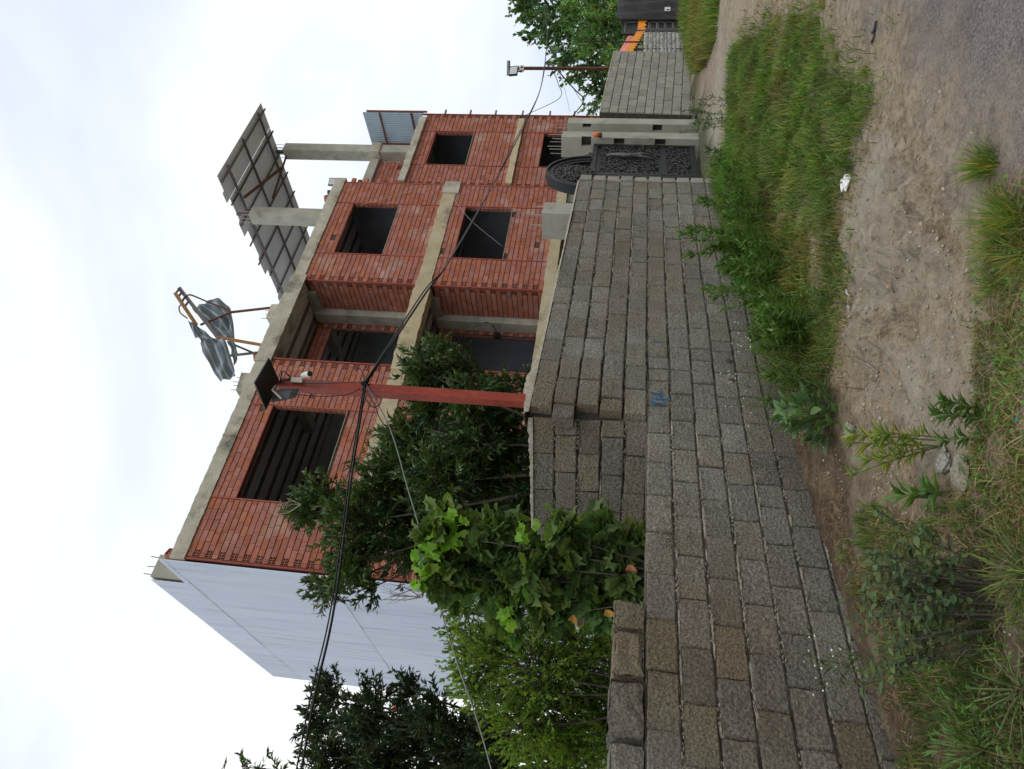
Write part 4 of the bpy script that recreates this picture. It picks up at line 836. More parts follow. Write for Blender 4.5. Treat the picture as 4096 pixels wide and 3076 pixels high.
drape([(430, 480), (560, 630), (700, 780), (880, 930), (1000, 1000)], [(640, 400), (830, 355), (990, 480), (1045, 700), (1055, 960)], .4, .6, TP, nacc=14)
drape([(940, 960), (1010, 1100), (1040, 1250), (1050, 1350)], [(1060, 970), (1090, 1060), (1105, 1180), (1110, 1220)], .45, .55, TP, nacc=4)

# ------------------------------------------------------------------ far right: stone pier, black door, dark screen and canopy roof
cr_ = lambda x, y: (2300+.226*x, .226*y)
SW = empty('stone_pier', tuple(G(2740, 205))); sp = np.array(SW.location); tag(SW, 'rough grey stone pier between the far block wall and the black door', 'pier')
a0 = D(*cr_(1200, 960), 22.0); a1 = D(*cr_(1240, 570), 22.9); dv_ = (a1-a0)*np.array([1, 1, 0]); LS = np.linalg.norm(dv_); dv_ /= LS; SW.location = (a0[0], a0[1], 0); SW.rotation_euler = (0, 0, math.atan2(dv_[1], dv_[0]))
zt = a0[2]; MB().box((0, .03, -.2), (LS, .4, zt-.02)).build('pier_core', m_stone, SW)
z = 0
while z < zt - .05:
    hh = random.uniform(.09, .15); s = random.uniform(-.1, 0)
    while s < LS:
        ln = random.uniform(.14, .26); a, b_ = max(s, 0), min(s+ln, LS)
        if b_-a > .04:
            mb = MB(); n = 3; vs = []
            for i in range(n+1):
                for k in range(n+1): rim = (i in (0, n)) + (k in (0, n)); vs.append((a+.004+(b_-a-.008)*i/n + random.uniform(-.006, .006), -.03*(rim == 0) + .0*(rim > 0) + random.uniform(-.01, .01), z+.004+(hh-.008)*k/n + random.uniform(-.006, .006)))
            mb.add(vs, [(i*(n+1)+k, (i+1)*(n+1)+k, (i+1)*(n+1)+k+1, i*(n+1)+k+1) for i in range(n) for k in range(n)]); mb.build('stone', m_stone, SW)
        s += ln
    z += hh
d0 = D(*cr_(1700, 560), 23.0); d1 = D(*cr_(1700, 330), 23.6); BD = empty('black_door', (d0[0], d0[1], 0), math.atan2((d1-d0)[1], (d1-d0)[0])); tag(BD, 'black metal door with thin pale square outlines beside the stone pier', 'door')
LD = np.linalg.norm((d1-d0)[:2]); MB().box((-.15, 0, -.1), (LD, .06, 1.95)).build('leaf', m_doorb, BD)
for i in range(5):
    z0 = .1 + i*.25; b = MB(); x0, x1 = LD*.2, LD*.72
    for p, q in (((x0, z0), (x1, z0)), ((x1, z0), (x1, z0+.2)), ((x1, z0+.2), (x0, z0+.2)), ((x0, z0+.2), (x0, z0))): b.bar((p[0], -.004, p[1]), (q[0], -.004, q[1]), .012)
    b.build('panel_outline', m_doorline, BD)
b = MB()
for p, q in (((LD*.1, .1), (LD*.1, 1.3)), ((LD*.1, 1.3), (LD*-.1, 1.5)), ((LD*.2, 1.4), (LD*.2, 1.32)), ((LD*.2, 1.4), (LD*.72, 1.4)), ((LD*.72, 1.4), (LD*.72, 1.85)), ((LD*.72, 1.85), (-.05, 1.85))): b.bar((p[0], -.004, p[1]), (q[0], -.004, q[1]), .012)
b.build('panel_outline', m_doorline, BD)
e0_ = D(*cr_(1700, 325), 23.3); e1_ = D(*cr_(1700, -260), 24.3); SCN = empty('dark_screen', (e0_[0], e0_[1], 0), math.atan2((e1_-e0_)[1], (e1_-e0_)[0])); tag(SCN, 'dark cloth screened gate at the far right with a small white notice', 'screen')
LSn = np.linalg.norm((e1_-e0_)[:2]); n = 24; vs = []
for i in range(n+1):
    for k in range(9): vs.append((LSn*i/n, .04*math.sin(i*.9 + k*.4), -.1 + 2.25*k/8))
b = MB(); b.add(vs, [(i*9+k, (i+1)*9+k, (i+1)*9+k+1, i*9+k+1) for i in range(n) for k in range(8)], .3); o = b.build('cloth', m_fabric, SCN, smooth=True); o.modifiers.new('s', 'SOLIDIFY').thickness = .01
nz = D(*cr_(1640, 228), 23.2)[2]; nx_ = .3; MB().box((nx_, -.07, nz-.09), (nx_+.22, -.06, nz+.09)).build('notice', m_white, SCN); MB().box((nx_+.03, -.0735, nz-.06), (nx_+.1, -.0712, nz+.03)).build('notice_print', m_dark, SCN)
# canopy roof: red sheet with scalloped orange fascia
E1, E2, E3 = D(*cr_(868, 955), 21.9), D(*cr_(1118, 540), 23.2), D(*cr_(1170, 150), 24.0)
T1, T2, T3 = D(*cr_(700, 1060), 23.6), D(*cr_(960, 610), 25.2), D(*cr_(1120, 300), 26.0)
RF = empty('gate_canopy_roof', (E2[0], E2[1], 0)); ro = np.array([E2[0], E2[1], 0]); tag(RF, 'small red sheet roof with scalloped orange fascia over the far black door', 'roof')
def corr(name, A, B, Cq, Dq, mt, n=26, amp=.02):                # A->B eave, D->C ridge
    vs = []; 
    for i in range(n+1):
        t_ = i/n; u = np.array([0, 0, amp*math.sin(i*math.pi)]) + np.array([0, 0, amp if i % 2 else 0]); vs += [A+(B-A)*t_+u-ro, Dq+(Cq-Dq)*t_+u-ro]
    b = MB(); b.add(vs, [(2*i, 2*i+2, 2*i+3, 2*i+1) for i in range(n)], .5); o = b.build(name, mt, RF); o.modifiers.new('s', 'SOLIDIFY').thickness = .01; return o
corr('roof_sheet', E1, E2, T2, T1, m_roofred); corr('roof_sheet', E2, E3, T3, T2, m_roofred, 14)
def fascia(A, B, drop, n=40, sc=.08):
    vs = []; tt = np.array([(B-A)[1], -(B-A)[0], 0]); tt = tt/np.linalg.norm(tt)*.012
    for i in range(n+1):
        t_ = i/n; p = A+(B-A)*t_-ro; d_ = drop + sc*abs(math.sin(i*math.pi/4)); vs += [p+np.array([0, 0, .03]), p+np.array([0, 0, -d_])]
    b = MB(); b.add(vs, [(2*i, 2*i+1, 2*i+3, 2*i+2) for i in range(n)], .5); o = b.build('fascia', m_fascia, RF); o.modifiers.new('s', 'SOLIDIFY').thickness = .015
fascia(E1, E2, .16); fascia(E2, E3, .16, 24)
for P_ in (E1+(E2-E1)*.2, E2-(E2-E1)*.04, E3): MB().bar(P_-ro+np.array([.05, .15, -.05]), np.array([P_[0]+.05, P_[1]+.15, 0])-ro, .07).build('post', m_dark, RF)
o = tag(MB().tube([D(*cr_(1190, 742), 21.6), D(*cr_(700, 742), 21.4), D(*cr_(150, 730), 21.2)], .022, 6).build('iron_bar', m_dark), 'upright dark iron bar in front of the red canopy roof', 'bar')
# ------------------------------------------------------------------ vegetation helpers
k_ = 4096/2212
def nrm(a): return a/(np.linalg.norm(a, axis=-1, keepdims=True) + 1e-9)
TPL = {}
def tpl(name, vs, fs): TPL[name] = (np.array(vs, float), np.array(fs, int))
tpl('lance', [(0, 0, 0), (-.5, .42, .12), (0, .45, -.02), (.5, .42, .12), (0, 1, -.12)], [(0, 2, 1), (0, 3, 2), (1, 2, 4), (2, 3, 4)])
tpl('oval', [(0, 0, 0), (-.42, .25, .08), (-.5, .6, .08), (0, 1, -.06), (.5, .6, .08), (.42, .25, .08), (0, .5, -.02)], [(0, 6, 1), (1, 6, 2), (2, 6, 3), (3, 6, 4), (4, 6, 5), (5, 6, 0)])
tpl('blade', [(-.5, 0, 0), (.5, 0, 0), (-.42, .4, .02), (.42, .4, .02), (-.25, .75, -.06), (.25, .75, -.06), (0, 1, -.22)], [(0, 1, 3), (0, 3, 2), (2, 3, 5), (2, 5, 4), (4, 5, 6)])
_o = []; _lob = [(-.12, .02), (-.42, -.06), (-.44, .15), (-.62, .30), (-.47, .44), (-.42, .74), (-.27, .68), (0, 1.0), (.27, .68), (.42, .74), (.47, .44), (.62, .30), (.44, .15), (.42, -.06), (.12, .02)]
tpl('lobed', [(0, .32, .0)] + [(x, y, .10*math.sin(i*2.4) + .05*abs(x)) for i, (x, y) in enumerate(_lob)], [(0, i+2, i+1) for i in range(len(_lob)-1)] + [(0, 1, len(_lob))])
def foliage(name, tname, pos, dirs, norms, ln, wd, tint, mt, parent=None, kind=None):
    V, F = TPL[tname]; n = len(pos); y = nrm(dirs); x = nrm(np.cross(y, norms)); z = np.cross(x, y)
    ln = np.broadcast_to(ln, (n,)); wd = np.broadcast_to(wd, (n,))
    P = pos[:, None, :] + V[None, :, 0, None]*(wd[:, None, None]*x[:, None, :]) + V[None, :, 1, None]*(ln[:, None, None]*y[:, None, :]) + V[None, :, 2, None]*(ln[:, None, None]*z[:, None, :])
    k = len(V); FF = (F[None] + (np.arange(n)*k)[:, None, None]).reshape(-1, 3); P = P.reshape(-1, 3)
    me = bpy.data.meshes.new(name); me.vertices.add(len(P)); me.vertices.foreach_set('co', P.ravel().astype(np.float32))
    me.loops.add(FF.size); me.loops.foreach_set('vertex_index', FF.ravel().astype(np.int32)); me.polygons.add(len(FF))
    me.polygons.foreach_set('loop_start', np.arange(0, FF.size, 3, dtype=np.int32)); me.polygons.foreach_set('loop_total', np.full(len(FF), 3, np.int32)); me.update()
    a = me.attributes.new('tint', 'FLOAT_COLOR', 'POINT'); tt = np.repeat(np.c_[tint, np.ones(n)], k, 0).astype(np.float32); a.data.foreach_set('color', tt.ravel())
    o = link(name, me, mt, parent)
    if kind: o['kind'] = kind
    return o
def runit(n): return nrm(rng.normal(size=(n, 3)))
def tints(n, base=1., var=.25, yel=.12, groups=None):
    g = rng.normal(0, var, n) if groups is None else rng.normal(0, var, groups.max()+1)[groups] + rng.normal(0, var*.45, n)
    v = np.clip(base*(1+g), .3, 2.2); yv = rng.normal(0, yel, n) if groups is None else rng.normal(0, yel, groups.max()+1)[groups]
    return np.c_[v*np.clip(1+yv, .5, 1.8), v, v*np.clip(1-yv*.6, .4, 1.5)]
def twigs_to_leaves(T0, T1, per, spread, ln, wd, up=.25):
    """leaves set along twigs T0->T1; returns arrays"""
    n = len(T0); g = np.repeat(np.arange(n), per); t = rng.random(n*per)**.8; ax = nrm(T1-T0)[g]
    pos = T0[g] + (T1-T0)[g]*t[:, None]; d = nrm(ax*1.0 + runit(n*per)*spread + np.array([0, 0, up*.3])); nn = nrm(np.array([0, 0, 1.]) + runit(n*per)*.7)
    return pos, d, nn, ln*rng.uniform(.65, 1.2, n*per), wd*rng.uniform(.75, 1.15, n*per), g
def tree(name, label, cat, base, blobs, leaf, ln, wd, mt, dens, per=12, twig=.32, spread=.75, trunk=.07, group=None, tvar=.28, tyel=.1, tbase=1., bark=None, shell=.45, drop=0., limbs=True):
    o = empty(name, tuple(base)); tag(o, label, cat, group); B = np.array(base, float); bm = MB(); tw = MB(); T0 = []; T1 = []
    cen = np.mean([b[0] for b in blobs], 0); fork = B + (cen-B)*.35; bark = bark or m_bark
    if limbs: bm.tube(spline([np.zeros(3), (fork-B)*np.array([.3, .3, .55]), fork-B], 4), [trunk*(1-.4*i/8) for i in range(9)], 8)
    for c, r in blobs:
        c = np.array(c); n = max(5, int(dens*r*r))
        if limbs:
            mid = fork + (c-fork)*.55 + runit(1)[0]*r*.35; path = spline([fork-B, mid-B, c-B], 5); bm.tube(path, [trunk*.36*(1-.85*i/(len(path)-1)) + .003 for i in range(len(path))], 6)
        dd = runit(n); rad = r*(shell + (1-shell)*rng.random(n))*rng.uniform(.75, 1.12, n); p = c + dd*rad[:, None]*np.array([1, 1, .95])
        ax = nrm(dd*.8 + np.array([0, 0, .55 - drop]) + runit(n)*.5); l = twig*rng.uniform(.6, 1.3, n)
        T0.append(p - ax*l[:, None]*.5); T1.append(p + ax*l[:, None]*.5)
        for i in range(n):
            if i % 2 == 0: tw.tube([c + (p[i]-c)*.35 + runit(1)[0]*r*.1 - B, p[i] - ax[i]*l[i]*.5 - B, p[i] + ax[i]*l[i]*.5 - B], [.008, .005, .002], 3, cap=False)
    T0 = np.concatenate(T0); T1 = np.concatenate(T1); pos, d, nn, L_, W_, g = twigs_to_leaves(T0, T1, per, spread, ln, wd)
    if limbs: bm.build('trunk', bark, o, smooth=True)
    tag(tw.build('twigs', bark, o), kind='stuff'); foliage('crown', leaf, pos - B, d, nn, L_, W_, tints(len(pos), tbase, tvar, tyel, g), mt, o)
    return o
lm_dark = leafmat('evergreen_leaf', (.066, .11, .034), .25, .42, .5)
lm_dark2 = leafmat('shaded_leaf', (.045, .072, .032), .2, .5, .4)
lm_lime = leafmat('lime_leaf', (.17, .265, .045), .42, .5, .35)
lm_lob = leafmat('lobed_leaf', (.12, .195, .06), .38, .6, .3)
lm_young = leafmat('young_leaf', (.22, .42, .045), .45, .5, .35)
lm_far = leafmat('far_leaf', (.125, .215, .095), .3, .55, .3)
lm_con = leafmat('conifer_leaf', (.18, .31, .1), .3, .55, .3)
lm_grass = leafmat('grass_blade', (.175, .225, .055), .4, .55, .3)
lm_weed = leafmat('weed_leaf', (.125, .225, .055), .35, .5, .35)
lm_yg = leafmat('yellow_green_leaf', (.26, .33, .07), .35, .5, .3)
lm_straw = leafmat('straw', (.33, .22, .12), .15, .8, .2)
dB = lambda V, y, r, dep: (D(V*k_, y*k_, dep), r*dep/1570.)
def blobs(lst, dep, jit=.6): return [dB(V, y, r, dep + random.uniform(-jit, jit)) for V, y, r in lst]
# big evergreen between the block wall and the brick front
T1b = blobs([(690, 1085, 58), (650, 1110, 30), (770, 1130, 80), (840, 1050, 85), (760, 1220, 55), (705, 1275, 38), (880, 950, 62), (900, 1010, 70), (940, 860, 72), (905, 800, 42), (1000, 800, 40), (965, 1040, 95), (1040, 900, 62), (1060, 1010, 80), (1130, 830, 26), (1060, 1110, 85), (880, 1160, 85), (960, 1140, 80), (1120, 1080, 50), (1110, 900, 30), (1130, 960, 45), (1140, 1040, 55), (1150, 1130, 60), (1090, 850, 34), (800, 1270, 28), (950, 750, 28), (960, 800, 50), (1010, 850, 50), (1060, 830, 36), (1100, 950, 45), (1020, 960, 70)], 9.6, .7)
EV = tree('evergreen_tree', 'tall dark green evergreen tree in front of the brick building, behind the red pole', 'tree', (*D(1200*k_, 1010*k_, 9.6)[:2], 0), T1b, 'lance', .105, .034, lm_dark, 820, per=15, trunk=.09, spread=.8, tvar=.3, tyel=.16, shell=.3)
# bare twigs in the evergreen
for x, y, l in ((600, 1090, .5), (680, 1300, .5), (985, 960, .8), (1000, 1010, .7), (890, 1270, .8), (860, 1290, .7)):
    p = D((x+50)*k_, y*k_, 9.0) - np.array(EV.location)
    for q in range(3):
        b = MB(); e_ = p + np.array([random.uniform(-.35, .35)*l, random.uniform(-.2, .2), l*random.uniform(.3, .8)]); m_ = (p+e_)/2 + runit(1)[0]*.06; b.tube([p, m_, e_], [.009, .006, .003], 4)
        for w_ in range(3): b.tube([m_ + (e_-m_)*w_/3, m_ + (e_-m_)*w_/3 + runit(1)[0]*.16 + np.array([0, 0, .1])], [.004, .002], 3)
        b.build('bare_branch', m_twig, EV)
T2b = blobs([(710, 1500, 45), (690, 1570, 42), (790, 1540, 70), (870, 1600, 85), (940, 1550, 60), (1000, 1620, 75), (880, 1490, 35), (1050, 1590, 60), (760, 1640, 60), (690, 1640, 45), (960, 1680, 70), (1080, 1660, 60), (830, 1700, 80)], 10.5, .9)
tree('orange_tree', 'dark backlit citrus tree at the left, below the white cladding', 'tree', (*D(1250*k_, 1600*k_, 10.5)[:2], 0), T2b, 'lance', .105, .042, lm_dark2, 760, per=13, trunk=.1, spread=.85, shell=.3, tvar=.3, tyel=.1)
b = []
for x, y in ((880, 1518), (862, 1545)): b.append(D(x*k_*0+ (1250+.339*(770 if x == 880 else 965)), 2600+.339*(675 if x == 880 else 690), 10.0))
for i, p in enumerate(b): tag(MB().lathe([(.003, -.032), (.023, -.022), (.032, 0), (.023, .022), (.003, .032)], 12, tuple(p)).build('orange_fruit', m_orange, None, smooth=True), ('left' if i else 'upper') + ' ripe orange hanging in the dark citrus tree', 'fruit')
T2c = blobs([(520, 1655, 28), (560, 1660, 24), (470, 1675, 26), (590, 1690, 40), (650, 1700, 50)], 9.8, .3)
tree('leafy_sprig', 'leafy treetop sprigs entering at the left edge against the sky', 'tree', (*D(1250*k_, 1720*k_, 9.8)[:2], 0), T2c, 'lance', .11, .038, lm_dark, 170, per=10, trunk=.05)
T3b = blobs([(1040, 1420, 78), (1100, 1350, 80), (1150, 1450, 100), (1200, 1540, 100), (1120, 1560, 78), (1230, 1400, 70), (1250, 1630, 80), (1020, 1480, 40), (1000, 1310, 42), (960, 1250, 30), (1180, 1660, 80), (1270, 1480, 70), (1280, 1560, 60), (1000, 1390, 34), (1060, 1500, 55), (985, 1360, 22), (1300, 1400, 60), (1315, 1510, 60), (1310, 1600, 60), (1300, 1320, 46), (1340, 1370, 40), (1340, 1460, 40)], 7.6, .5)
tree('lime_shrub', 'yellow green small leaved shrub filling the corner behind the low wall', 'shrub', (*D(1300*k_, 1480*k_, 7.6)[:2], 0), T3b, 'oval', .05, .022, lm_lime, 1150, per=18, twig=.3, spread=.6, trunk=.04, tvar=.3, tyel=.09)
# lobed-leaf shrub in the gap behind the low wall
LBB = [(940, 1185, 40), (930, 1150, 24), (985, 1130, 45), (1000, 1230, 60), (1070, 1170, 60), (1085, 1265, 60), (1150, 1225, 60), (1200, 1295, 50), (1225, 1160, 48), (1270, 1215, 55), (1305, 1275, 45), (1330, 1180, 32), (950, 1250, 32), (1180, 1330, 32), (1100, 1330, 38), (1340, 1230, 30), (1355, 1290, 42), (1370, 1180, 34), (1290, 1130, 22), (1350, 1230, 50), (1320, 1300, 50), (1310, 1160, 42), (1380, 1240, 36), (1330, 1210, 40), (1290, 1240, 40), (1370, 1290, 36)]
LBp = blobs(LBB, 5.75, .2); base_l = np.array([*D(1370*k_, 1240*k_, 5.6)[:2], 0])
tree('lobed_leaf_shrub', 'shrub with large lobed maple like leaves rising behind the low wall', 'shrub', tuple(base_l), LBp, 'lobed', .13, .14, lm_lob, 1150, per=4, twig=.2, spread=1.2, trunk=.016, tvar=.26, tyel=.12, shell=.2, drop=.5)
yp = blobs([(915, 1195, 17), (935, 1165, 15), (960, 1150, 17), (930, 1225, 15), (905, 1250, 12), (985, 1135, 14), (1135, 1135, 24), (1095, 1340, 12), (945, 1190, 15), (975, 1175, 15)], 5.55, .05)
yo = empty('bright_young_leaves', tuple(yp[0][0])); tag(yo, 'bright crinkled young leaves topping the lobed leaf shrub', 'leaves')
pos = np.concatenate([c + runit(9)*r*1.2 for c, r in yp]); foliage('leaf_cluster', 'lobed', pos - np.array(yo.location), nrm(runit(len(pos)) + np.array([0, 0, .2])), nrm(runit(len(pos)) + np.array([.1, -.5, .7])), rng.uniform(.05, .1, len(pos)), rng.uniform(.06, .11, len(pos)), tints(len(pos), 1, .15, .1), lm_young, yo)
for (x, y, d_), mt, lab in (((2270, 2480, 5.3), m_yleaf, 'yellow dying leaf hanging above the loose blocks'), ((2500, 2280, 5.2), m_dead, 'curled brown leaf on top of the low wall'), ((2415, 2460, 5.2), m_yleaf, 'half hidden orange leaf beside the loose blocks')):
    P_ = D(x, y, d_); V, F = TPL['oval']; b = MB(); b.add([(v[0]*.05, v[2]*.25+.03*math.sin(v[1]*5)+.02*abs(v[0]), -v[1]*.09) for v in V], [tuple(f) for f in F]); o = b.build('fallen_leaf', mt, None, loc=tuple(P_), rot=(random.uniform(-.4, .4), random.uniform(-.5, .5), random.uniform(-.4, .4))); o.modifiers.new('s', 'SOLIDIFY').thickness = .001; tag(o, lab, 'leaf')
# far trees on the right
T4b = blobs([(1135, 15, 34), (1165, 50, 40), (1205, 35, 50), (1225, 95, 42), (1265, 130, 34), (1285, 170, 26), (1300, 200, 22), (1245, 170, 22), (1310, 140, 40), (1150, -20, 50), (1215, 130, 26), (1280, 225, 16)], 33, 2)
tree('broadleaf_tree', 'tall broadleaf tree at the far right behind the thin lamp pole', 'tree', (*D(1480*k_, 60*k_, 33)[:2], 0), T4b, 'oval', .2, .13, lm_far, 80, per=13, twig=.7, trunk=.22, tvar=.3)
T5b = blobs([(1250, 20, 45), (1290, 60, 45), (1330, 90, 42), (1350, 30, 50), (1300, 5, 50), (1340, 130, 30), (1380, 20, 40), (1270, 90, 30), (1360, 85, 32)], 29, 1.2)
tree('feathery_conifer', 'feathery bright green conifer above the red canopy roof', 'tree', (*D(1480*k_, 30*k_, 29)[:2], 0), T5b, 'lance', .22, .05, lm_con, 170, per=16, twig=.6, trunk=.16, tvar=.35, tyel=.15, spread=.9)
# ------------------------------------------------------------------ grass and weeds
def gz(p): return np.c_[p, ground_z(p[:, 0], p[:, 1])]
def scatter(poly, n):
    P = np.array(poly); lo, hi = P.min(0), P.max(0); out = np.zeros((0, 2))
    while len(out) < n:
        q = lo + (hi-lo)*rng.random((n, 2)); out = np.r_[out, q[inpoly(q[:, 0], q[:, 1], poly)]]
    return out[:n]
def grass(name, label, pts, h, wd, green, mt=lm_grass, lean=.5, var=.3):
    """green: callable(x,y)->tint rgb rows"""
    n = len(pts); a = rng.random(n)*2*math.pi; d = np.c_[np.cos(a)*lean*rng.random(n), np.sin(a)*lean*rng.random(n), np.ones(n)]; nn = np.c_[-np.cos(a), -np.sin(a), np.full(n, .6)]
    o = foliage(name, 'blade', gz(pts) - np.array([0, 0, .006]), d, nn, h*rng.uniform(.45, 1.2, n), wd*rng.uniform(.7, 1.3, n), green(pts[:, 0], pts[:, 1])*np.clip(rng.normal(1, var, (n, 1)), .35, 2), mt)
    return tag(o, label, 'grass', kind='stuff')
def gtint(x, y):
    m_ = fbm(x*1.1+3, y*1.1, 3); q = fbm(x*3.1+40, y*3.1+9, 3); dry = np.clip((m_-.47)*5 + (q-.5)*2.6, 0, 1)[:, None]; dk = np.clip(1.5-1.3*q, .5, 1.4)[:, None]
    out = ((1-dry)*np.array([.7, 1.0, .62]) + dry*np.array([1.5, 1.05, 1.1]))*dk; u = rng.random(len(x))[:, None]
    return np.where(u < .2, np.array([1.75, 1.2, 1.6])*dk, np.where(u > .82, np.array([.5, .7, .6])*dk, out))
gp = scatter(GRASS, 95000); den = fbm(gp[:, 0]*2.3, gp[:, 1]*2.3, 3); gp = gp + rng.normal(0, .2, gp.shape)*(rng.random((len(gp), 1)) < .4); gp = gp[den > .33 + .17*rng.random(len(gp))]
dist_ = np.hypot(gp[:, 0], gp[:, 1]); wallm = np.clip(1 - (wallx(gp[:, 0], gp[:, 1]) - .1)/1.3, 0, 1)*(fbm(gp[:, 0]*1.9+7, gp[:, 1]*1.9, 2) > .4)
grass('grass_verge', 'patchy green and dry grass on the verge along the block wall', gp, .055 + .1*fbm(gp[:, 0]*1.5, gp[:, 1]*1.5, 2) + .28*np.clip(fbm(gp[:, 0]*2.6, gp[:, 1]*2.6+5, 3) - .42, 0, 1) + .24*wallm, .0036 + .0005*dist_, gtint, lean=1.5)
FG = [(12.65, 23.3), (7.5, 13.6), (6.75, 13.9), (6.9, 15.6), (7.6, 17.5), (9.2, 20.0), (11.6, 23)]
fp = scatter(FG, 7000); grass('far_grass_strip', 'overgrown grass strip at the foot of the far pale wall', fp, .3, .018, lambda x, y: gtint(x, y)*1.1)
LFT = [(-.3, 3.4), (-.1, 2.75), (-1.0, 2.5), (-2.6, 2.4), (-2.9, 3.4), (-2.3, 4.0), (-1.7, 4.5), (-.95, 5.2), (-.55, 4.7), (-.6, 4.0)]
lp = scatter(LFT, 14000); lp = lp[fbm(lp[:, 0]*3, lp[:, 1]*3, 3) > .42]; grass('weedy_grass', 'thin weedy grass in the shaded corner below the leafy bush', lp, .1, .006, lambda x, y: gtint(x, y)*.85, lean=.9)
RGT = [(1.0, 3.45), (1.0, 3.05), (.5, 2.7), (-.5, 2.6), (-.6, 3.0), (-.25, 3.5), (.1, 3.45), (.5, 3.5)]
rp = scatter(RGT, 15000); rp = rp[fbm(rp[:, 0]*4, rp[:, 1]*4, 3) > .46]; grass('low_weeds', 'low mixed green and brown weeds along the near road edge', rp, .055, .004, lambda x, y: gtint(x, y)*np.array([1.15, .95, .95]), lean=1.6)
# rank tall grass leaning out from the wall foot
tg = []
while len(tg) < 5200:
    s_ = 3.6 + 5.3*random.random(); o_ = abs(random.gauss(.0, .38)) + .03
    if float(fbm(np.array(s_*1.7), np.array(4.), 2)) < .38 + .12*random.random(): continue
    tg.append((-2.049 + s_*.5906 + o_*.807, 4.2 + s_*.807 - o_*.5906))
tg = np.array(tg); grass('rank_grass', 'rank green grass growing tall against the block wall', tg, .34, .007, lambda x, y: gtint(x, y)*np.array([.75, 1.1, .7]), lm_weed, lean=.9)
# low leafy cover among the grass
cp_ = np.concatenate([scatter(GRASS, 4200), scatter(LFT, 1500), scatter(RGT, 900)]); n = len(cp_)
tag(foliage('ground_cover', 'oval', gz(cp_) + np.c_[np.zeros((n, 2)), rng.uniform(.01, .07, n)], nrm(runit(n)*np.array([1, 1, .4])), nrm(runit(n)*.5 + np.array([0, 0, 1])), rng.uniform(.014, .034, n), rng.uniform(.006, .014, n), gtint(cp_[:, 0], cp_[:, 1]), lm_weed), 'small leafy ground cover between the grass', 'plants', kind='stuff')
# straw and dry stalks
sp_ = np.concatenate([scatter([(-1.2, 5.3), (.5, 7.0), (.9, 5.3), (.2, 4.2), (-.4, 3.4), (-1.0, 4.2)], 2600), scatter(LFT, 3400), scatter(RGT, 1400), scatter(GRASS, 3200), scatter([(.2, 5.4), (1.3, 5.3), (1.2, 3.9), (.3, 3.4), (-.3, 4)], 500)]); n = len(sp_); sp_ = sp_[(fbm(sp_[:, 0]*2.6+8, sp_[:, 1]*2.6, 3) > .43)]; n = len(sp_)
a = rng.random(n)*6.28; tag(foliage('dry_straw', 'blade', gz(sp_) + np.c_[np.zeros((n, 2)), rng.uniform(.004, .03, n)], np.c_[np.cos(a), np.sin(a), rng.uniform(-.05, .35, n)], np.tile([0, 0, 1.], (n, 1)), rng.uniform(.05, .2, n), rng.uniform(.002, .005, n), tints(n, 1, .3, .1), lm_straw), 'scattered dry straw and grass stalks on the soil', 'straw', kind='stuff')
# pebbles
pp = np.concatenate([scatter([(.1, 5.4), (1.5, 5.5), (2.4, 5.0), (1.3, 3.5), (.3, 3.2), (-.6, 3.8)], 1100), scatter([(1.3, 3.4), (3.6, 6.6), (6.5, 11), (7, 10), (3.5, 4), (2, 3)], 500), scatter([(-1, 3), (-.4, 4.8), (.4, 5), (.4, 3)], 500)]); n = len(pp)
tpl('rock', [(1, 0, 0), (-.9, .1, .1), (0, 1, -.1), (.1, -.9, .1), (0, .1, .8), (0, 0, -.6)], [(0, 2, 4), (2, 1, 4), (1, 3, 4), (3, 0, 4), (2, 0, 5), (1, 2, 5), (3, 1, 5), (0, 3, 5)])
sz = .0035 + .009*rng.random(n)**4
tag(foliage('pebbles', 'rock', gz(pp) + np.c_[np.zeros((n, 2)), sz*.3], nrm(runit(n)*np.array([1, 1, .2])), nrm(runit(n)*.3+np.array([0, 0, 1])), sz, sz*rng.uniform(.7, 1.3, n), tints(n, 1, .25, .03)*np.array([1, .92, .85]), leafmat('pebble', (.33, .30, .26), 0, .9, .2)), 'small pebbles and gravel bits on the soil', 'pebbles', kind='stuff')
cl = np.concatenate([scatter([(.15, 5.3), (1.5, 5.4), (1.7, 4.6), (1.2, 3.7), (.5, 3.5), (-.4, 3.7), (-.6, 4.8)], 1300), scatter([(-1.2, 4.9), (.2, 6.6), (.3, 5.2), (-.7, 3.9)], 500), scatter(LFT, 500)]); n = len(cl); cl = cl[fbm(cl[:, 0]*2.2+31, cl[:, 1]*2.2, 3) > .53]; n = len(cl); sz = .004 + .014*rng.random(n)**4
tag(foliage('soil_clods', 'rock', gz(cl) + np.c_[np.zeros((n, 2)), sz*.1], nrm(runit(n)*np.array([1, 1, .2])), nrm(runit(n)*.3+np.array([0, 0, 1])), sz, sz*rng.uniform(.7, 1.4, n), tints(n, 1, .14, .04), leafmat('clod', (.36, .285, .205), 0, .95, .1)), 'small crumbly clods on the churned soil', 'soil', kind='stuff')
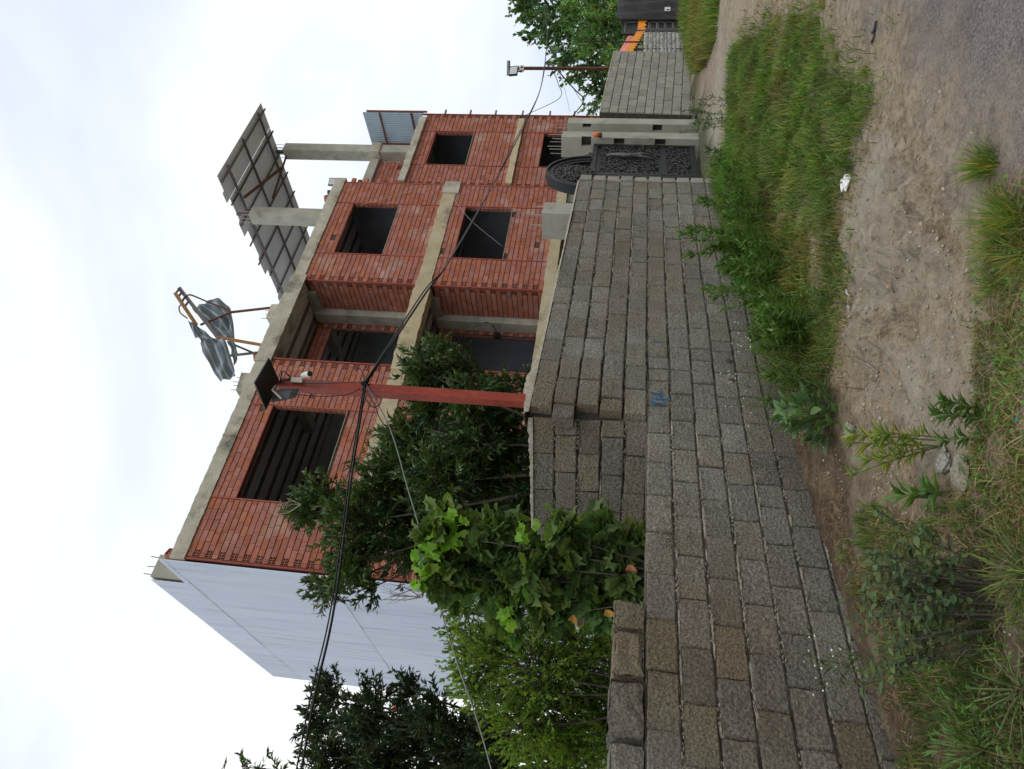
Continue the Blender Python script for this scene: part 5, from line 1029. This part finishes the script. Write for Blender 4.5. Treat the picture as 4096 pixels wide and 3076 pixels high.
# tall narrow-leaved weeds against the wall, each a plant
def weed(x, y, h, label, nst=3, leaf='lance', ln=.09, wd=.016, mt=lm_weed, per=34, spreadr=.07, lean=.28, group='tall weeds along the block wall', name='tall_weed', tb=1., yel=.1, flower=0, bare=.12):
    B = G(x, y); B[2] = float(ground_z(B[0], B[1])); o = empty(name, tuple(B)); tag(o, label, 'weed', group); st = MB(); P_, D_, N_ = [], [], []; fl_ = MB()
    for s in range(nst):
        a = random.uniform(0, 6.28); hh = h*random.uniform(.7, 1.05); r0 = np.array([math.cos(a), math.sin(a), 0])*spreadr*random.random(); tip = r0 + np.array([math.cos(a)*lean*hh*random.random(), math.sin(a)*lean*hh*random.random(), hh]); path = spline([r0, (r0+tip)/2 + np.array([0, 0, .03*h]), tip], 5)
        st.tube(path, [.0045*(1-.65*i/(len(path)-1)) for i in range(len(path))], 5)
        for i in range(per):
            t_ = bare + (1-bare)*random.random()**.85; p = r0 + (tip-r0)*t_ + np.array([0, 0, .03*h*4*t_*(1-t_)]); an = i*2.4 + random.random(); P_.append(p); D_.append((math.cos(an), math.sin(an), .55 + .9*t_**3 + random.uniform(-.2, .3))); N_.append((-math.cos(an)*.5, -math.sin(an)*.5, 1))
        if flower:
            for i in range(flower): p = path[-1 - i % 3] + runit(1)[0]*.025; fl_.lathe([(.001, -.005), (.005, -.002), (.006, .001), (.001, .005)], 7, tuple(p))
    tag(st.build('stems', m_stem, o), kind='stuff')
    if P_: n = len(P_); foliage('leaves', leaf, np.array(P_), np.array(D_, float), np.array(N_, float), ln*rng.uniform(.6, 1.15, n), wd*rng.uniform(.8, 1.2, n), tints(n, tb, .2, yel), mt, o)
    if flower: tag(fl_.build('flowers', m_paper, o), kind='stuff')
    return o
gcom = 'narrow leaved green weed among the row of tall weeds against the block wall'
weed(3130, 945, .92, 'tallest dark green weed clump leaning against the block wall mid way', 10, per=75, spreadr=.22, tb=.95, wd=.021)
weed(3130, 1035, .55, 'short bushy bright weed just left of the tallest weed clump', 11, per=60, spreadr=.24, tb=1.15, wd=.02)
weed(3190, 1165, .78, 'thin twiggy weed with few leaves before the block wall', 6, per=40, spreadr=.16)
weed(3290, 1325, .42, 'low dense green weed left of the thin twiggy weed', 13, per=55, spreadr=.24, wd=.02)
for x, y, h in ((3080, 880, .5), (3060, 800, .42), (3020, 740, .4), (3170, 1100, .45), (3230, 1230, .45), (3250, 1280, .38), (3120, 985, .5), (3190, 1050, .42)): weed(x, y, h, gcom, 9, per=50, wd=.019, spreadr=.22, tb=random.uniform(.85, 1.15))
vp_ = scatter(GRASS, 26)
for i in range(26):
    d_ = vp_[i] - CAM[:2]; q_ = np.array([vp_[i][0], vp_[i][1], 0]) - CAM; zc = q_ @ FW; weed(2048 - (q_ @ UP)/zc*FPX, 1538 - (q_ @ RT)/zc*FPX, random.uniform(.1, .22), 'low bushy green weed scattered in the verge grass', 7, per=22, ln=.05, wd=.013, spreadr=.13, lean=.9, tb=random.uniform(.8, 1.2), group='low weeds in the verge grass', name='low_weed')
weed(2920, 470, .75, 'dark spiky weed standing at the edge of the pale ramp by the gate', 6, per=34, spreadr=.16, tb=.7)
weed(2960, 410, .62, 'slender bare weed stalks near the gate ramp', 3, per=16, spreadr=.1, tb=.6)
weed(2950, 620, .4, 'small dark weed by the end of the block wall', 4, per=24, tb=.6)
weed(3235, 1410, .62, 'sheaf of fine flowering stems leaning left of the dense weed', 9, per=6, ln=.05, wd=.006, spreadr=.06, lean=.5, flower=2, name='flowering_weed', group='fine flowering weeds')
weed(3215, 1640, .55, 'fine pale flowering stems rising behind the broad leaved plant', 8, per=6, ln=.05, wd=.006, spreadr=.06, lean=.55, flower=1, name='flowering_weed', group='fine flowering weeds')
weed(3560, 2700, .5, 'thin stems with round white flower heads at the left foot of the wall', 8, per=8, ln=.07, wd=.007, spreadr=.08, lean=.45, flower=2, name='flowering_weed', group='fine flowering weeds', tb=.8)
# broad-leaved plant
def broad(x, y, r, h, n, label, ln, wd, mt, tb=1., leaf='oval', name='broad_leaf_plant', cat='plant', upb=.5):
    B = G(x, y); B[2] = float(ground_z(B[0], B[1])); o = empty(name, tuple(B)); tag(o, label, cat); a = rng.random(n)*6.28; t = rng.random(n)**.6; ph = rng.random(n)
    p = np.c_[np.cos(a)*r*t, np.sin(a)*r*t, h*ph*np.sqrt(np.clip(1.05-t**2, 0, 1))]; d = np.c_[np.cos(a), np.sin(a), upb + rng.uniform(-.5, .5, n)] + rng.normal(0, .45, (n, 3)); nn = np.c_[-np.cos(a)*.5, -np.sin(a)*.5, np.ones(n)]
    st = MB()
    for i in range(0, n, 3): st.tube([(p[i][0]*.15, p[i][1]*.15, 0), tuple(p[i]*np.array([.6, .6, .6])), tuple(p[i])], [.005, .004, .002], 4)
    st.build('stems', m_stem, o); foliage('leaves', leaf, p, d, nn, ln*rng.uniform(.6, 1.2, n), wd*rng.uniform(.75, 1.2, n), tints(n, tb, .2, .08), mt, o); return o
lm_broad = leafmat('broad_leaf', (.12, .215, .08), .25, .55, .35); lm_bush = leafmat('dusty_leaf', (.085, .12, .045), .25, .65, .25)
broad(3350, 1660, .19, .36, 150, 'broad leaved bluish green plant at the foot of the wall below the red pole', .115, .056, lm_broad, 1., upb=.8)
weed(3330, 1560, .4, 'dark bushy weed just right of the broad leaved plant', 7, per=34, spreadr=.16, tb=.75)
weed(3765, 1765, .42, 'yellow green leafy plant alone on the bare soil', 5, per=34, ln=.09, wd=.013, spreadr=.08, lean=.55, tb=1., yel=.2, group=None, name='leafy_plant', mt=lm_yg)
weed(3800, 1960, .2, 'small rosette with long green leaves on the soil near the white stones', 3, per=12, ln=.13, wd=.03, tb=.9, group=None, name='rosette_plant', lean=.6)
weed(3960, 1700, .24, 'small dark leafy plant right of the yellow green one', 5, per=26, ln=.07, wd=.014, tb=.8, group=None, name='leafy_plant')
# leafy bush bottom left: stems with rounded leaves
B = G(3930, 2400); BU = empty('leafy_bush', (B[0], B[1], float(ground_z(B[0], B[1])))); tag(BU, 'dusty green leafy bush with rounded leaves at the lower left', 'bush'); st = MB(); P_, D_, N_ = [], [], []
for s in range(60):
    a = random.uniform(0, 6.28); r0 = np.array([math.cos(a)*.22*random.random(), math.sin(a)*.16*random.random(), 0]); q = random.random(); tip = r0 + np.array([math.cos(a)*.3*q - .05, math.sin(a)*.22*q + .06, .5*random.uniform(.55, 1.05)]); path = spline([r0, (r0+tip)/2+np.array([0, 0, .05]), tip], 4); st.tube(path, [.004 - .0003*i for i in range(len(path))], 4)
    for i in range(17): t_ = .25+.75*random.random(); an = random.uniform(0, 6.28); P_.append(r0+(tip-r0)*t_+np.array([0, 0, .05*4*t_*(1-t_)])); D_.append((math.cos(an), math.sin(an), random.uniform(-.3, .5))); N_.append((random.uniform(-.5, .5), random.uniform(-.9, .1), 1))
st.build('stems', m_bark, BU); n = len(P_); foliage('leaves', 'oval', np.array(P_), np.array(D_), np.array(N_), rng.uniform(.015, .062, n), rng.uniform(.012, .034, n), tints(n, 1, .32, .14), lm_bush, BU)
broad(4000, 2750, .25, .16, 90, 'low spreading weed in the dark corner left of the leafy bush', .05, .014, lm_weed, .8, 'lance', 'spreading_weed', 'weed')
broad(3840, 2990, .3, .16, 190, 'bright grass like weed at the lower left edge', .08, .012, lm_weed, 1.05, 'lance', 'spreading_weed', 'weed', 1.)
broad(4080, 2280, .2, .1, 170, 'fresh grass clump at the near edge right of the leafy bush', .09, .006, lm_grass, 1.0, 'blade', 'grass_clump', 'grass', .9)
# grass tussocks near the road
def tussock(x, y, r, h, n, label):
    B = G(x, y); B[2] = float(ground_z(B[0], B[1])); o = tag(empty('grass_tussock', tuple(B)), label, 'grass', 'grass tussocks by the road'); a = rng.random(n)*6.28; q = rng.random(n); p = np.c_[np.cos(a)*r*.5*q, np.sin(a)*r*.5*q, np.zeros(n)]; le = rng.random(n)
    d = np.c_[np.cos(a)*(.1+.8*le), np.sin(a)*(.1+.8*le), np.ones(n)] + rng.normal(0, .18, (n, 3)); t_ = np.where((rng.random(n) < .22)[:, None], np.array([2.0, 1.15, 1.2]), np.array([.85, 1.0, .8]))*np.clip(rng.normal(1, .25, (n, 1)), .4, 2)
    foliage('blades', 'blade', p, d, np.c_[-np.cos(a), -np.sin(a), np.full(n, .8)], h*rng.uniform(.4, 1.1, n), rng.uniform(.0035, .006, n), t_, lm_grass, o); return o
tussock(3960, 660, .16, .16, 260, 'grass tussock nearest the asphalt, standing alone'); tussock(4050, 880, .2, .2, 360, 'largest grass tussock at the near road edge'); tussock(3980, 1000, .2, .12, 220, 'lower grass tussock left of the largest one'); tussock(4090, 1010, .18, .15, 180, 'grass tussock cut by the near picture edge')
tussock(3960, 1150, .2, .09, 160, 'thin sprawling tussock at the start of the low weeds')
for i, (x, y) in enumerate(((3300, 20), (3330, 160), (3345, 235), (3460, 290), (3060, 60))): tussock(x, y, .12, .12, 60, 'small sparse dry tuft on the dusty road shoulder')
# ------------------------------------------------------------------ litter, stones and sticks
def crumple(name, x, y, r, mt, label, cat, flat=.6):
    B = G(x, y); B[2] = float(ground_z(B[0], B[1])); b = MB(); n1, n2 = 9, 6; vs = []
    for i in range(n2+1):
        for j in range(n1): th = math.pi*i/n2; ph = 2*math.pi*j/n1; q = r*random.uniform(.6, 1.15); vs.append((q*math.sin(th)*math.cos(ph)*1.3, q*math.sin(th)*math.sin(ph), r*flat*.7+q*flat*math.cos(th)))
    b.add(vs, [(i*n1+j, i*n1+(j+1) % n1, (i+1)*n1+(j+1) % n1, (i+1)*n1+j) for i in range(n2) for j in range(n1)]); o = b.build(name, mt, None, loc=tuple(B)); return tag(o, label, cat)
crumple('crumpled_paper', 3400, 730, .055, m_paper, 'crumpled white paper lying at the grass edge', 'litter')
crumple('plastic_scrap', 4088, 1680, .009, mat('blue_plastic', (.05, .3, .5), None, 4, .5, 0), 'tiny light blue plastic scrap at the near edge', 'litter')
crumple('stone', 3425, 1725, .055, m_block2, 'pale grey stone lying by the wall foot left of the broad leaved plant', 'stone', .7)
crumple('stone', 3780, 1850, .06, m_block2, 'pale stone beside the yellow green plant', 'stone', .5); crumple('stone', 3850, 1890, .08, m_mortar, 'lumpy whitish mortar lump near the yellow green plant', 'stone', .35)
crumple('stone', 3560, 800, .016, m_stone, 'small dark stone on the bare soil below the grass edge', 'stone'); crumple('stone', 2800, 268, .05, m_paper, 'small white stone at the edge of the far grass strip', 'stone')
P0 = G(3400, 1160); P1_ = G(3425, 1245); b = MB(); vs = []
for i in range(9): p = P0+(P1_-P0)*i/8; zz = float(ground_z(p[0], p[1])) + .02 + .01*math.sin(i*1.7); vs += [(p[0]-.012, p[1]-.006, zz), (p[0]+.012, p[1]+.008, zz+.012*math.cos(i))]
b.add(vs, [(2*i, 2*i+1, 2*i+3, 2*i+2) for i in range(8)]); o = b.build('plastic_strip', m_paper); o.modifiers.new('s', 'SOLIDIFY').thickness = .002; tag(o, 'twisted white plastic strip on the dry grass edge', 'litter')
def stick(pts, r, mt, label, name='stick'):
    P_ = []
    for x, y in pts: p = G(x, y); p[2] = float(ground_z(p[0], p[1])) + r*1.2; P_.append(p)
    tag(MB().tube(spline(P_, 4), r, 5).build(name, mt), label, 'stick')
stick([(3515, 85), (3510, 120), (3500, 130)], .012, m_dark, 'dark broken scrap on the dusty road', 'dark_scrap'); stick([(3505, 135), (3490, 170)], .008, m_bark, 'short dark stick beside the dark scrap on the road')
stick([(3610, 470), (3620, 560), (3660, 640), (3680, 660)], .004, m_twig, 'long bent dry stalk on the dirt near the road'); stick([(3625, 385), (3640, 430)], .004, m_twig, 'short straight dry stalk on the dirt near the road')
stick([(3555, 1100), (3580, 1170)], .006, m_twig, 'pale bent twig on the bare soil'); stick([(3740, 1395), (3730, 1530)], .004, m_twig, 'long straight straw stalk on the bare soil'); stick([(3780, 1610), (3830, 1650), (3850, 1690)], .006, m_twig, 'forked dry twig above the yellow green plant'); stick([(3420, 1430), (3490, 1460), (3530, 1490)], .006, m_twig, 'crooked twig by the dry grass edge')
stick([(2770, 440), (2785, 452), (2790, 470)], .03, m_dark, 'dark bent rubber hose end at the foot of the far wall', 'hose_end')
